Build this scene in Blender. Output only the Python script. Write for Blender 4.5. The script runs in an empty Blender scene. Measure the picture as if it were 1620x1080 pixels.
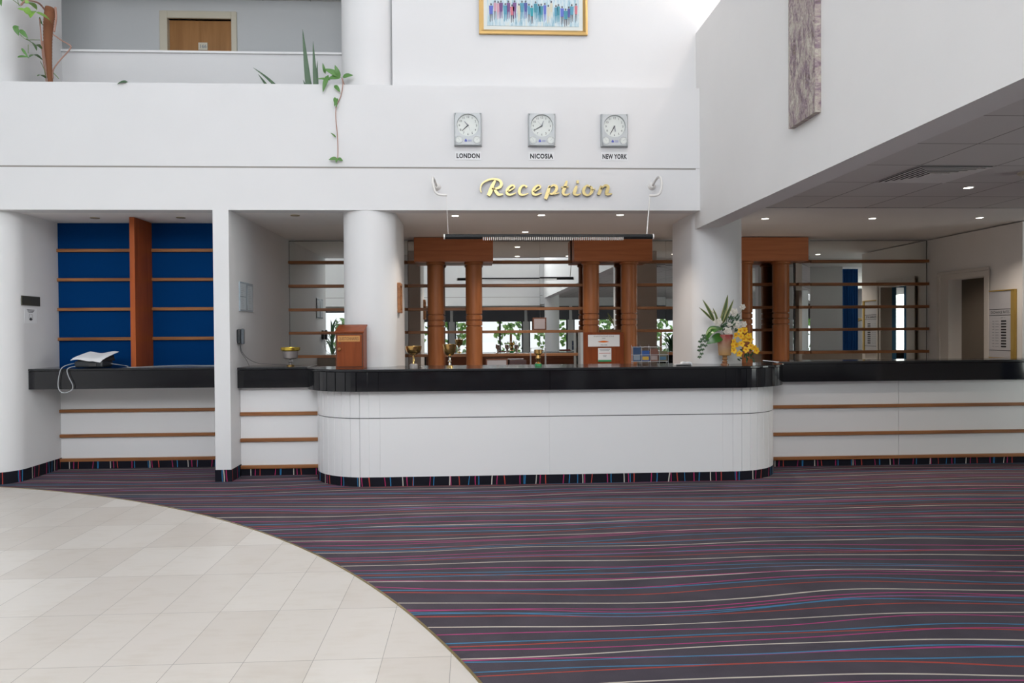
import bpy, bmesh, math, random
from math import sin, cos, pi, radians, atan2, hypot
from mathutils import Vector, Matrix, Euler
random.seed(7)
SC = bpy.context.scene
COL = SC.collection

# ------------------------------------------------------------------ camera
F_PX, YAW, PITCH, ROLL, EYE = 1191.3, 0.0518273, -0.0132081, -0.0069004, 1.48
fw = Vector((sin(YAW)*cos(PITCH), cos(YAW)*cos(PITCH), sin(PITCH)))
rt = Vector((cos(YAW), -sin(YAW), 0)); up = rt.cross(fw)
rt2 = cos(ROLL)*rt + sin(ROLL)*up; up2 = -sin(ROLL)*rt + cos(ROLL)*up
cam = bpy.data.cameras.new('camera'); cam.sensor_width = 36; cam.lens = 36*F_PX/1620
cam.clip_start = .05; cam.clip_end = 200
camo = bpy.data.objects.new('camera', cam); COL.objects.link(camo)
m = Matrix((rt2, up2, -fw)).transposed().to_4x4(); m.translation = Vector((0, 0, EYE))
camo.matrix_world = m
SC.camera = camo

# ------------------------------------------------------------------ world, exposure, lights
SC.view_settings.view_transform = 'Standard'; SC.view_settings.look = 'None'
SC.view_settings.gamma = 1.0; SC.view_settings.exposure = 0.0
SC.view_settings.use_curve_mapping = False
SC.cycles.max_bounces = 12; SC.cycles.diffuse_bounces = 6; SC.cycles.glossy_bounces = 6
SC.cycles.transmission_bounces = 8; SC.cycles.transparent_max_bounces = 12
SC.cycles.sample_clamp_indirect = 6; SC.cycles.use_denoising = True
SC.cycles.caustics_reflective = False; SC.cycles.caustics_refractive = False
W = bpy.data.worlds.new('sky'); SC.world = W; W.use_nodes = True
bg = W.node_tree.nodes['Background']; bg.inputs[0].default_value = (.90, .95, 1, 1); bg.inputs[1].default_value = 1.5

def area(name, loc, rot, sx, sy, power, color=(1, 1, 1)):
    l = bpy.data.lights.new(name, 'AREA'); l.shape = 'RECTANGLE'; l.size = sx; l.size_y = sy
    l.energy = power; l.color = color
    o = bpy.data.objects.new(name, l); COL.objects.link(o); o.location = loc; o.rotation_euler = rot
    return o
# added daylight panel high opposite the reception; its windows are assumed, out of view
area('added_high_daylight', (-.6, -4.9, 5.8), (radians(90), 0, 0), 5.0, 2.8, 480, (.94, .96, 1))
# roof light over the atrium
area('rooflight_daylight', (-3.0, 1.8, 7.35), (0, 0, 0), 8.5, 7.5, 152, (.82, .92, 1))
# window band above the long side wall
area('side_window_daylight', (3.3, 3.6, 5.9), (0, radians(-90), radians(0)), 2.4, 7.0, 3000, (1, .855, .765))
# daylight through the glazed end of the low hall
area('hall_daylight', (11.9, 2.0, 1.5), (0, radians(90), 0), 1.9, 7.0, 245, (.92, 1, .92))
SPOT_W, SPOT_C = 52, (1, .87, .755)
def portal_light(name, loc, rot, sx, sy):
    o = area(name, loc, rot, sx, sy, 1); o.data.cycles.is_portal = True
portal_light('lounge_window_portal', (1.6, -8.22, 1.36), (radians(90), 0, 0), 21, 1.9)

# ------------------------------------------------------------------ materials
def mat(name, col, rough=.5, metal=0, spec=.5, emit=None, estr=0, alpha=1, trans=0, coat=0):
    m = bpy.data.materials.new(name); m.use_nodes = True
    b = m.node_tree.nodes['Principled BSDF']
    b.inputs['Base Color'].default_value = (*col, 1); b.inputs['Roughness'].default_value = rough
    b.inputs['Metallic'].default_value = metal; b.inputs['Specular IOR Level'].default_value = spec
    b.inputs['Transmission Weight'].default_value = trans; b.inputs['Coat Weight'].default_value = coat
    if emit: b.inputs['Emission Color'].default_value = (*emit, 1); b.inputs['Emission Strength'].default_value = estr
    return m
class NT:
    def __init__(s, m): s.t = m.node_tree; s.b = s.t.nodes['Principled BSDF']
    def n(s, typ, **kw):
        d = s.t.nodes.new(typ)
        for k, v in kw.items():
            if k in d.inputs: d.inputs[k].default_value = v
            else: setattr(d, k, v)
        return d
    def l(s, a, b): s.t.links.new(a, b)
    def math(s, op, a, b=None, c=None):
        d = s.t.nodes.new('ShaderNodeMath'); d.operation = op
        for i, v in enumerate((a, b, c)):
            if v is None: continue
            if isinstance(v, (int, float)): d.inputs[i].default_value = v
            else: s.l(v, d.inputs[i])
        return d.outputs[0]
    def mix(s, fac, a, b):
        d = s.t.nodes.new('ShaderNodeMix'); d.data_type = 'RGBA'
        for i, v in ((0, fac), (6, a), (7, b)):
            if isinstance(v, (int, float)): d.inputs[i].default_value = v
            elif isinstance(v, tuple): d.inputs[i].default_value = (*v, 1) if len(v) == 3 else v
            else: s.l(v, d.inputs[i])
        return d.outputs[2]
    def bump(s, h, strength=.2, dist=.01):
        d = s.n('ShaderNodeBump'); d.inputs['Strength'].default_value = strength; d.inputs['Distance'].default_value = dist
        s.l(h, d.inputs['Height']); s.l(d.outputs[0], s.b.inputs['Normal'])
    def ramp(s, fac, stops):
        d = s.n('ShaderNodeValToRGB'); e = d.color_ramp.elements
        while len(e) < len(stops): e.new(.5)
        for i, (p, c) in enumerate(stops): e[i].position = p; e[i].color = (*c, 1)
        s.l(fac, d.inputs[0]); return d.outputs[0]

def plaster(name, col, rough=.75, spec=.3):
    m = mat(name, col, rough, spec=spec); k = NT(m); tc = k.n('ShaderNodeTexCoord')
    ns = k.n('ShaderNodeTexNoise', Scale=1.3, Detail=4.0); k.l(tc.outputs['Object'], ns.inputs[0])
    c = k.ramp(ns.outputs[0], [(.3, tuple(x*.97 for x in col)), (.7, col)]); k.l(c, k.b.inputs['Base Color'])
    n2 = k.n('ShaderNodeTexNoise', Scale=60.0, Detail=3.0); k.l(tc.outputs['Object'], n2.inputs[0]); k.bump(n2.outputs[0], .06, .004)
    return m
def wood(name, c1, c2, rough=.42, scale=1.0, vertical=False, coat=0):
    m = mat(name, c1, rough, coat=coat, spec=.3); k = NT(m); tc = k.n('ShaderNodeTexCoord'); mp = k.n('ShaderNodeMapping')
    k.l(tc.outputs['Object'], mp.inputs[0])
    mp.inputs['Scale'].default_value = (9*scale, 9*scale, .7*scale) if vertical else (.7*scale, 9*scale, 12*scale)
    ns = k.n('ShaderNodeTexNoise', Scale=2.5, Detail=6.0, Distortion=.6); k.l(mp.outputs[0], ns.inputs[0])
    c = k.ramp(ns.outputs[0], [(.32, c2), (.5, c1), (.72, tuple(min(1, x*1.18) for x in c1))]); k.l(c, k.b.inputs['Base Color'])
    k.bump(ns.outputs[0], .05, .002)
    return m

M = {}
M['white'] = plaster('white_wall_paint', (.73, .73, .735))
M['white_beam'] = plaster('white_side_wall_paint', (.80, .79, .78))
M['soffit'] = plaster('soffit_paint', (.86, .845, .83))
M['backwall'] = plaster('warm_grey_wall_paint', (.80, .78, .755))
M['greywall'] = plaster('corridor_wall_paint', (.60, .62, .63))
M['panel'] = mat('white_counter_laminate', (.80, .80, .80), .28, spec=.5)
M['gap'] = mat('dark_joint', (.05, .05, .05), .8)
M['greygap'] = mat('grey_joint', (.30, .28, .26), .8)
M['black'] = mat('polished_black_laminate', (.010, .010, .012), .07, spec=.55)
M['blacktop'] = mat('black_counter_top', (.016, .017, .019), .12, spec=.5)
M['rail'] = wood('brown_oak_rail', (.30, .125, .045), (.20, .075, .026))
M['shelfwood'] = wood('shelf_edge_wood', (.27, .115, .045), (.18, .07, .027))
M['portal'] = wood('red_brown_veneer', (.44, .150, .058), (.38, .122, .046), vertical=False, scale=.6)
M['colwood'] = wood('column_veneer', (.34, .120, .040), (.28, .092, .029), vertical=True, scale=.8)
M['finwood'] = wood('partition_veneer', (.34, .075, .014), (.25, .050, .008), vertical=True, scale=.6)
M['boxwood'] = wood('red_brown_box_wood', (.21, .050, .014), (.18, .040, .011), vertical=True)
M['boxwood'].node_tree.nodes['Principled BSDF'].inputs['Specular IOR Level'].default_value = .15
M['doorwood'] = wood('door_veneer', (.36, .175, .06), (.30, .14, .045), vertical=True, scale=.5)
M['cream'] = mat('cream_gloss_paint', (.62, .58, .47), .4)
M['trimwhite'] = mat('off_white_gloss_paint', (.62, .59, .55), .4)
M['mirror'] = mat('mirror_glass', (.80, .82, .80), .0, metal=1)
M['smoked'] = mat('mirror_edge', (.06, .06, .055), .3)
M['brass'] = mat('polished_brass', (.72, .50, .20), .16, metal=1)
M['brass_dull'] = mat('dull_brass', (.42, .33, .16), .35, metal=.9)
M['goldframe'] = mat('gold_frame', (.62, .40, .15), .33, metal=.75)
M['silver'] = mat('silver_plastic', (.45, .475, .485), .45, metal=.1)
M['signgold'] = mat('satin_gold_letters', (.42, .335, .155), .36, metal=.85)
M['chrome'] = mat('chrome', (.75, .75, .75), .12, metal=1)
M['dial'] = mat('dial_white', (.66, .69, .66), .45)
M['ink'] = mat('black_ink', (.03, .03, .035), .6)
M['greyink'] = mat('grey_print', (.25, .27, .30), .6)
M['blueink'] = mat('blue_print', (.10, .12, .45), .6)
M['paper'] = mat('white_paper', (.78, .79, .80), .7)
M['green'] = mat('green_print', (.02, .28, .10), .6)
M['redink'] = mat('red_print', (.45, .06, .04), .6)
M['whitemetal'] = mat('white_lacquered_metal', (.75, .73, .70), .3)
M['blackmetal'] = mat('black_lacquered_metal', (.010, .011, .012), .45, spec=.3)
M['cable'] = mat('grey_cable', (.42, .44, .46), .5)
M['darkcable'] = mat('dark_cable', (.06, .06, .07), .5)
M['darkplastic'] = mat('dark_grey_plastic', (.028, .032, .036), .4)
M['bronze'] = mat('bronze_plaque', (.10, .095, .065), .4, metal=.5)
M['lamp_on'] = mat('lit_lamp', (1, .95, .85), .4, emit=(1, .93, .82), estr=12)
M['lamp_off'] = mat('unlit_lamp', (.35, .32, .25), .3, metal=.4)
M['soil'] = mat('planter_soil', (.05, .035, .02), .9)
M['coir'] = mat('brown_coir', (.24, .095, .045), .9)
M['stem'] = mat('pink_brown_stem', (.40, .23, .18), .7)
M['gstem'] = mat('green_stem', (.16, .24, .08), .6)
M['leaf'] = mat('green_leaf', (.09, .22, .05), .45)
M['leaf_lt'] = mat('light_green_leaf', (.22, .42, .07), .45)
M['leaf_dk'] = mat('dark_green_leaf', (.025, .075, .03), .45)
M['glass'] = mat('window_glass', (1, 1, 1), 0, trans=1)
M['curtain_blue'] = mat('blue_curtain', (.02, .14, .42), .8)
M['blind'] = mat('dark_grey_blind', (.10, .10, .115), .8)
M['winframe'] = mat('dark_window_frame', (.05, .055, .06), .5)
M['blueframe'] = mat('blue_window_frame', (.05, .19, .36), .5)
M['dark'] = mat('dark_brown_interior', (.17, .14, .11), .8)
M['staff'] = wood('staff_side_wood', (.15, .06, .035), (.10, .04, .024))

# thin window pane : see-through with a slight sheen
def pane_mat():
    m = bpy.data.materials.new('clear_pane'); m.use_nodes = True; t = m.node_tree; t.nodes.clear()
    o = t.nodes.new('ShaderNodeOutputMaterial'); mx = t.nodes.new('ShaderNodeMixShader')
    tr = t.nodes.new('ShaderNodeBsdfTransparent'); g = t.nodes.new('ShaderNodeBsdfGlossy'); g.inputs['Roughness'].default_value = .02
    mx.inputs[0].default_value = .07; t.links.new(tr.outputs[0], mx.inputs[1]); t.links.new(g.outputs[0], mx.inputs[2]); t.links.new(mx.outputs[0], o.inputs[0])
    return m
M['pane'] = pane_mat()

def stripe_mat(name, skirting=False):
    base = (.072, .062, .076)
    m = mat(name, base, .92, spec=.12); k = NT(m)
    if skirting:
        tc = k.n('ShaderNodeUVMap'); src = tc.outputs[0]
        fams = [((.55, .52, .47), .43, .010, 0), ((.42, .03, .13), .215, .008, .07), ((.03, .17, .36), .43, .009, .13), ((.42, .06, .045), .43, .008, .33), ((.03, .17, .36), .53, .008, .2)]
        base = (.012, .012, .018)
    else:
        tc = k.n('ShaderNodeTexCoord'); src = tc.outputs['Object']
        fams = [((.53, .48, .41), .335, .0115, 0.0), ((.37, .055, .17), .335, .0105, .088), ((.055, .19, .33), .335, .011, .168), ((.36, .065, .05), .335, .0105, .225), ((.055, .19, .33), .61, .011, .04), ((.37, .055, .17), .47, .010, .30)]
    sp = k.n('ShaderNodeSeparateXYZ'); k.l(src, sp.inputs[0])
    X, Y = sp.outputs[0], sp.outputs[1]
    ns = k.n('ShaderNodeTexNoise', Scale=3.0, Detail=5.0); k.l(src, ns.inputs[0])
    n3 = k.n('ShaderNodeTexNoise', Scale=350.0, Detail=2.0); k.l(src, n3.inputs[0])
    f = k.math('ADD', k.math('MULTIPLY', ns.outputs[0], .5), k.math('MULTIPLY', n3.outputs[0], .5))
    col = k.ramp(f, [(.35, tuple(x*.80 for x in base)), (.65, tuple(x*1.22 for x in base))])
    ca = k.n('ShaderNodeCombineXYZ'); k.l(k.math('MULTIPLY', X, .35), ca.inputs[0]); k.l(k.math('MULTIPLY', Y, .7), ca.inputs[1])
    common = k.n('ShaderNodeTexNoise', Scale=1.0, Detail=1.0); k.l(ca.outputs[0], common.inputs[0])
    for c, P, w, off in fams:
        cb = k.n('ShaderNodeCombineXYZ'); sd_ = 3.7*fams.index((c, P, w, off))+1.3
        if skirting:
            k.l(k.math('MULTIPLY', X, 3.1), cb.inputs[0]); k.l(k.math('MULTIPLY', Y, 2.2), cb.inputs[1]); run = X; amp = .10
        else:
            k.l(k.math('MULTIPLY', X, .55), cb.inputs[0]); k.l(k.math('MULTIPLY', Y, 1.1), cb.inputs[1]); run = Y; amp = .20
        cb.inputs[2].default_value = sd_
        nz = k.n('ShaderNodeTexNoise', Scale=1.0, Detail=1.2, Roughness=.35); k.l(cb.outputs[0], nz.inputs[0])
        u = k.math('ADD', run, k.math('MULTIPLY', k.math('SUBTRACT', nz.outputs[0], .5), amp))
        if not skirting: u = k.math('ADD', u, k.math('MULTIPLY', k.math('SUBTRACT', common.outputs[0], .5), .50))
        fr = k.math('FRACT', k.math('DIVIDE', k.math('ADD', u, 50+off), P))
        d = k.math('MULTIPLY', k.math('ABSOLUTE', k.math('SUBTRACT', fr, .5)), P)
        msk = k.math('LESS_THAN', d, w*.5)
        col = k.mix(msk, col, c)
    k.l(col, k.b.inputs['Base Color']); k.bump(n3.outputs[0], .35, .004)
    return m
M['carpet'] = stripe_mat('striped_carpet')
M['skirt'] = stripe_mat('striped_carpet_skirting', True)

def marble_mat():
    m = mat('pale_marble_tiles', (.62, .60, .56), .3, spec=.45); k = NT(m); tc = k.n('ShaderNodeTexCoord')
    mp = k.n('ShaderNodeMapping'); k.l(tc.outputs['Object'], mp.inputs[0])
    mp.inputs['Location'].default_value = (.110+.3095*40, -3.415+.632*40, 0)
    br = k.n('ShaderNodeTexBrick'); k.l(mp.outputs[0], br.inputs['Vector']); br.offset = 0; br.squash = 1
    br.inputs['Scale'].default_value = 1; br.inputs['Brick Width'].default_value = .3095; br.inputs['Row Height'].default_value = .632
    br.inputs['Mortar Size'].default_value = .0016; br.inputs['Mortar Smooth'].default_value = .3; br.inputs['Bias'].default_value = -.1
    br.inputs['Color1'].default_value = (.725, .69, .64, 1); br.inputs['Color2'].default_value = (.62, .575, .52, 1); br.inputs['Mortar'].default_value = (.30, .28, .25, 1)
    ns = k.n('ShaderNodeTexNoise', Scale=5.0, Detail=6.0); k.l(tc.outputs['Object'], ns.inputs[0])
    mp2 = k.n('ShaderNodeMapping'); k.l(tc.outputs['Object'], mp2.inputs[0]); mp2.inputs['Scale'].default_value = (3, 14, 1)
    n2 = k.n('ShaderNodeTexNoise', Scale=2.0, Detail=5.0); k.l(mp2.outputs[0], n2.inputs[0])
    t = k.math('ADD', k.math('MULTIPLY', ns.outputs[0], .55), k.math('MULTIPLY', n2.outputs[0], .45))
    v = k.ramp(t, [(.3, (.93, .915, .89)), (.5, (1, 1, 1)), (.8, (1.02, 1.02, 1.03))])
    mu = k.n('ShaderNodeMix', data_type='RGBA', blend_type='MULTIPLY'); mu.inputs[0].default_value = 1
    k.l(br.outputs['Color'], mu.inputs[6]); k.l(v, mu.inputs[7]); k.l(mu.outputs[2], k.b.inputs['Base Color'])
    return m
M['marble'] = marble_mat()

def tile_ceiling_mat():
    m = mat('grey_ceiling_tiles', (.72, .70, .68), .85, spec=.2); k = NT(m); tc = k.n('ShaderNodeTexCoord')
    mp = k.n('ShaderNodeMapping'); k.l(tc.outputs['Object'], mp.inputs[0])
    mp.inputs['Location'].default_value = (-3.395+.606*20, -7.51+.652*40, 0)
    br = k.n('ShaderNodeTexBrick'); k.l(mp.outputs[0], br.inputs['Vector']); br.offset = 0; br.squash = 1
    br.inputs['Scale'].default_value = 1; br.inputs['Brick Width'].default_value = .606; br.inputs['Row Height'].default_value = .652
    br.inputs['Mortar Size'].default_value = .006; br.inputs['Mortar Smooth'].default_value = .1
    br.inputs['Color1'].default_value = (.72, .70, .68, 1); br.inputs['Color2'].default_value = (.69, .67, .65, 1); br.inputs['Mortar'].default_value = (.30, .28, .26, 1)
    k.l(br.outputs['Color'], k.b.inputs['Base Color'])
    return m
M['ctile'] = tile_ceiling_mat()

def abstract_mat():
    m = mat('mauve_impasto', (.5, .45, .42), .7); k = NT(m); tc = k.n('ShaderNodeTexCoord')
    mp = k.n('ShaderNodeMapping'); k.l(tc.outputs['Object'], mp.inputs[0]); mp.inputs['Scale'].default_value = (1, 7, 2.6)
    ns = k.n('ShaderNodeTexNoise', Scale=3.2, Detail=10.0, Distortion=.7, Roughness=.78); k.l(mp.outputs[0], ns.inputs[0])
    c = k.ramp(ns.outputs[0], [(.26, (.10, .09, .06)), (.36, (.22, .18, .11)), (.43, (.22, .15, .20)), (.50, (.40, .33, .31)), (.57, (.50, .46, .39)), (.70, (.62, .59, .55))])
    n2 = k.n('ShaderNodeTexNoise', Scale=3.0, Detail=3.0); k.l(tc.outputs['Object'], n2.inputs[0])
    c2 = k.mix(k.math('GREATER_THAN', n2.outputs[0], .64), c, (.16, .13, .33)); k.l(c2, k.b.inputs['Base Color'])
    n3 = k.n('ShaderNodeTexNoise', Scale=40.0, Detail=6.0); k.l(tc.outputs['Object'], n3.inputs[0]); k.bump(n3.outputs[0], .9, .02)
    return m
M['abstract'] = abstract_mat()
def canvas_mat():
    m = mat('pale_blue_canvas', (.5, .62, .68), .6); k = NT(m); tc = k.n('ShaderNodeTexCoord')
    mp = k.n('ShaderNodeMapping'); k.l(tc.outputs['Object'], mp.inputs[0]); mp.inputs['Scale'].default_value = (26, 1, 4)
    ns = k.n('ShaderNodeTexNoise', Scale=1.4, Detail=6.0, Roughness=.65); k.l(mp.outputs[0], ns.inputs[0])
    c = k.ramp(ns.outputs[0], [(.3, (.10, .30, .42)), (.42, (.36, .52, .60)), (.55, (.58, .68, .72)), (.68, (.62, .64, .58)), (.8, (.22, .25, .28))])
    k.l(c, k.b.inputs['Base Color']); return m
M['canvas'] = canvas_mat()
def vase_mat():
    m = mat('red_amber_glaze', (.45, .2, .1), .22, coat=.3); k = NT(m); tc = k.n('ShaderNodeTexCoord'); sp = k.n('ShaderNodeSeparateXYZ')
    k.l(tc.outputs['Object'], sp.inputs[0]); ns = k.n('ShaderNodeTexNoise', Scale=25.0, Detail=4.0); k.l(tc.outputs['Object'], ns.inputs[0])
    z = k.math('ADD', k.math('DIVIDE', sp.outputs[2], .31), k.math('MULTIPLY', k.math('SUBTRACT', ns.outputs[0], .5), .25))
    c = k.ramp(z, [(.05, (.30, .13, .06)), (.33, (.46, .26, .10)), (.55, (.40, .25, .15)), (.78, (.36, .17, .11)), (.92, (.34, .07, .06))]); k.l(c, k.b.inputs['Base Color'])
    return m
M['vase'] = vase_mat()
def snake_mat():
    m = mat('variegated_leaf', (.1, .2, .06), .45); k = NT(m); uv = k.n('ShaderNodeUVMap'); sp = k.n('ShaderNodeSeparateXYZ'); k.l(uv.outputs[0], sp.inputs[0])
    e = k.math('ABSOLUTE', k.math('SUBTRACT', sp.outputs[0], .5)); ns = k.n('ShaderNodeTexWave', Scale=9.0, Distortion=4.0); ns.bands_direction = 'Y'; k.l(uv.outputs[0], ns.inputs[0])
    mid = k.mix(ns.outputs['Fac'], (.035, .07, .02), (.10, .15, .05)); c = k.mix(k.math('GREATER_THAN', e, .30), mid, (.34, .33, .12)); k.l(c, k.b.inputs['Base Color'])
    return m
M['snake'] = snake_mat()
M['snake_plain'] = mat('grey_green_leaf', (.07, .13, .07), .5)
M['yellow'] = mat('yellow_petal', (.86, .50, .015), .6); M['orange'] = mat('orange_flower_throat', (.75, .16, .01), .6)
M['cream_petal'] = mat('cream_white_petal', (.72, .68, .60), .6)
M['fabric_red'] = mat('red_upholstery', (.22, .045, .035), .85)
M['fabric_tan'] = mat('tan_upholstery', (.35, .27, .19), .85)
M['bluepanel'] = plaster('royal_blue_panel', (.0004, .037, .150), .9, .05)

# ------------------------------------------------------------------ mesh helpers
class MB:
    def __init__(s): s.v = []; s.f = []; s.uv = {}; s.mi = []; s.cur = 0
    def add(s, vs, fs):
        o = len(s.v); s.v += [tuple(v) for v in vs]
        for f in fs: s.f.append(tuple(i+o for i in f)); s.mi.append(s.cur)
        return s
    def box(s, x0, x1, y0, y1, z0, z1):
        x0, x1 = sorted((x0, x1)); y0, y1 = sorted((y0, y1)); z0, z1 = sorted((z0, z1))
        return s.add([(x0, y0, z0), (x1, y0, z0), (x1, y1, z0), (x0, y1, z0), (x0, y0, z1), (x1, y0, z1), (x1, y1, z1), (x0, y1, z1)],
                     [(0, 3, 2, 1), (4, 5, 6, 7), (0, 1, 5, 4), (1, 2, 6, 5), (2, 3, 7, 6), (3, 0, 4, 7)])
    def obox(s, c, ax, ay, az, hx, hy, hz):
        c = Vector(c); ax, ay, az = (Vector(a).normalized() for a in (ax, ay, az)); vs = []
        for k in (-1, 1):
            for i, j in ((-1, -1), (1, -1), (1, 1), (-1, 1)): vs.append(c+ax*hx*i+ay*hy*j+az*hz*k)
        return s.add(vs, [(0, 3, 2, 1), (4, 5, 6, 7), (0, 1, 5, 4), (1, 2, 6, 5), (2, 3, 7, 6), (3, 0, 4, 7)])
    def prism(s, poly, z0, z1):
        n = len(poly); vs = [(x, y, z0) for x, y in poly]+[(x, y, z1) for x, y in poly]
        return s.add(vs, [tuple(range(n))[::-1], tuple(range(n, 2*n))]+[(i, (i+1) % n, (i+1) % n+n, i+n) for i in range(n)])
    def wallstrip(s, pts, t, z0, z1):
        """vertical band following plan points (thickness t to the right-hand side), UV.x = run length"""
        n = len(pts); L = 0
        nor = []
        for i in range(n):
            a = Vector(pts[max(i-1, 0)]); b = Vector(pts[min(i+1, n-1)]); d = (b-a).normalized(); nor.append(Vector((d.y, -d.x)))
        for i in range(n-1):
            a, b = Vector(pts[i]), Vector(pts[i+1]); l = (b-a).length
            ao, bo = a+nor[i]*t, b+nor[i+1]*t
            o = len(s.f)
            s.add([(ao.x, ao.y, z0), (bo.x, bo.y, z0), (bo.x, bo.y, z1), (ao.x, ao.y, z1), (a.x, a.y, z1), (b.x, b.y, z1), (a.x, a.y, z0), (b.x, b.y, z0)],
                  [(0, 1, 2, 3), (3, 2, 5, 4), (6, 7, 1, 0), (4, 5, 7, 6)])
            s.uv[o] = [(L, z0), (L+l, z0), (L+l, z1), (L, z1)]
            s.uv[o+1] = [(L, z1), (L+l, z1), (L+l, z1), (L, z1)]
            if i == 0: s.add([(ao.x, ao.y, z0), (ao.x, ao.y, z1), (a.x, a.y, z1), (a.x, a.y, z0)], [(0, 1, 2, 3)])
            if i == n-2: s.add([(bo.x, bo.y, z0), (b.x, b.y, z0), (b.x, b.y, z1), (bo.x, bo.y, z1)], [(0, 1, 2, 3)])
            L += l
        return s
    def lathe(s, prof, c=(0, 0, 0), seg=32, a0=0, a1=2*pi, sx=1, sy=1):
        full = abs(a1-a0-2*pi) < 1e-6; n = seg if full else seg+1; vs = []
        for r, z in prof:
            for i in range(n):
                a = a0+(a1-a0)*i/seg; vs.append((c[0]+r*cos(a)*sx, c[1]+r*sin(a)*sy, c[2]+z))
        fs = []
        for j in range(len(prof)-1):
            for i in range(seg):
                i2 = (i+1) % n; fs.append((j*n+i, j*n+i2, (j+1)*n+i2, (j+1)*n+i))
        if full and len(prof) > 2:
            if prof[0][0] > 1e-5: fs.append(tuple(range(n))[::-1])
            if prof[-1][0] > 1e-5: fs.append(tuple((len(prof)-1)*n+i for i in range(n)))
        return s.add(vs, fs)
    def cyl(s, p0, p1, r, seg=16, r1=None):
        return s.tube([p0, p1], [r, r if r1 is None else r1], seg)
    def tube(s, pts, r, seg=8, cap=True):
        pts = [Vector(p) for p in pts]; n = len(pts); rs = r if isinstance(r, (list, tuple)) else [r]*n
        ref = Vector((0, 0, 1)); d0 = (pts[1]-pts[0]).normalized()
        if abs(d0.dot(ref)) > .9: ref = Vector((1, 0, 0))
        vs = []; u = d0.cross(ref).normalized()
        for i, p in enumerate(pts):
            d = (pts[min(i+1, n-1)]-pts[max(i-1, 0)]).normalized(); u = (u-d*u.dot(d)).normalized(); w = d.cross(u)
            for k in range(seg): a = 2*pi*k/seg; vs.append(p+(u*cos(a)+w*sin(a))*rs[i])
        fs = [(i*seg+k, i*seg+(k+1) % seg, (i+1)*seg+(k+1) % seg, (i+1)*seg+k) for i in range(n-1) for k in range(seg)]
        if cap: fs += [tuple(range(seg))[::-1], tuple((n-1)*seg+k for k in range(seg))]
        return s.add(vs, fs)
    def ball(s, c, r, seg=12, rings=8, sx=1, sy=1, sz=1):
        prof = [(r*sin(pi*i/rings)*1.0, -r*cos(pi*i/rings)*sz) for i in range(rings+1)]; prof[0] = (1e-6, prof[0][1]); prof[-1] = (1e-6, prof[-1][1])
        return s.lathe(prof, c, seg, sx=sx, sy=sy)
    def leaf(s, base, tip, w, up=(0, -1, .3), bend=.15, n=7, fold=.25, shape=.5, uv=True, thick=0.0012):
        """blade from base to tip, w = half width, arched"""
        base, tip = Vector(base), Vector(tip); d = tip-base; L = d.length; dn = d.normalized(); up = Vector(up)
        up = (up-dn*up.dot(dn)).normalized(); side = dn.cross(up).normalized()
        for layer in (0, 1):
            vs = []
            for i in range(n+1):
                t = i/n; ww = w*(sin(pi*min(1, t**shape*.999+.001))**.8 if t < 1 else 0)+w*.03
                p = base+d*t+up*(bend*L*sin(pi*t))-up*thick*layer
                vs += [p-side*ww+up*ww*fold, p, p+side*ww+up*ww*fold]
            o = len(s.f); fs = []
            for i in range(n):
                a = i*3; fs += [(a, a+1, a+4, a+3), (a+1, a+2, a+5, a+4)]
            if layer: fs = [f[::-1] for f in fs]
            s.add(vs, fs)
            for i in range(n):
                t0, t1 = i/n, (i+1)/n
                q = [[(0, t0), (.5, t0), (.5, t1), (0, t1)], [(.5, t0), (1, t0), (1, t1), (.5, t1)]]
                for j in (0, 1): s.uv[o+2*i+j] = q[j][::-1] if layer else q[j]
        return s
    def build(s, name, m, parent=None, smooth=False, bevel=0, kind=None):
        off = Vector((0, 0, 0)); p = parent
        if parent is not None:
            off = Vector(ORG.get(parent.name, (0, 0, 0)))
        me = bpy.data.meshes.new(name); me.from_pydata([tuple(Vector(v)-off) for v in s.v], [], s.f)
        for mm in (m if isinstance(m, (list, tuple)) else [m]): me.materials.append(mm)
        if any(s.mi):
            for i, f in enumerate(me.polygons): f.material_index = s.mi[i]
        if s.uv:
            ul = me.uv_layers.new(name='UVMap')
            for f in me.polygons:
                q = s.uv.get(f.index)
                for k, li in enumerate(f.loop_indices): ul.data[li].uv = q[k] if q and k < len(q) else (0, 0)
        me.validate(); me.update()
        bm = bmesh.new(); bm.from_mesh(me)
        if not s.uv: bmesh.ops.recalc_face_normals(bm, faces=bm.faces)
        bm.to_mesh(me); bm.free()
        if smooth:
            for f in me.polygons: f.use_smooth = True
            try: me.set_sharp_from_angle(angle=radians(38))
            except Exception: pass
        o = bpy.data.objects.new(name, me); COL.objects.link(o)
        if parent is not None: o.parent = parent; ORG[o.name] = tuple(off)
        if bevel:
            b = o.modifiers.new('bevel', 'BEVEL'); b.width = bevel; b.segments = 2; b.limit_method = 'ANGLE'; b.angle_limit = radians(40)
        if kind: o['kind'] = kind
        return o
ORG = {}
def thing(name, label, cat, loc, group=None):
    o = bpy.data.objects.new(name, None); COL.objects.link(o); o.location = loc; o.empty_display_size = .05
    o['label'] = label; o['category'] = cat
    if group: o['group'] = group
    ORG[o.name] = tuple(loc); return o
def tag(o, label, cat, group=None):
    o['label'] = label; o['category'] = cat
    if group: o['group'] = group
    return o
def struct(name, mb, m, **kw): return mb.build(name, m, kind='structure', **kw)
def copy_tree(o, parent=None):
    c = o.copy(); COL.objects.link(c)
    if parent: c.parent = parent
    for ch in list(o.children): copy_tree(ch, c)
    return c
def dup(root, loc, rz=None, label=None, group=None):
    c = copy_tree(root); c.location = loc
    if rz is not None: c.rotation_euler = (0, 0, rz)
    if label: c['label'] = label
    if group: c['group'] = group
    return c
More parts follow.
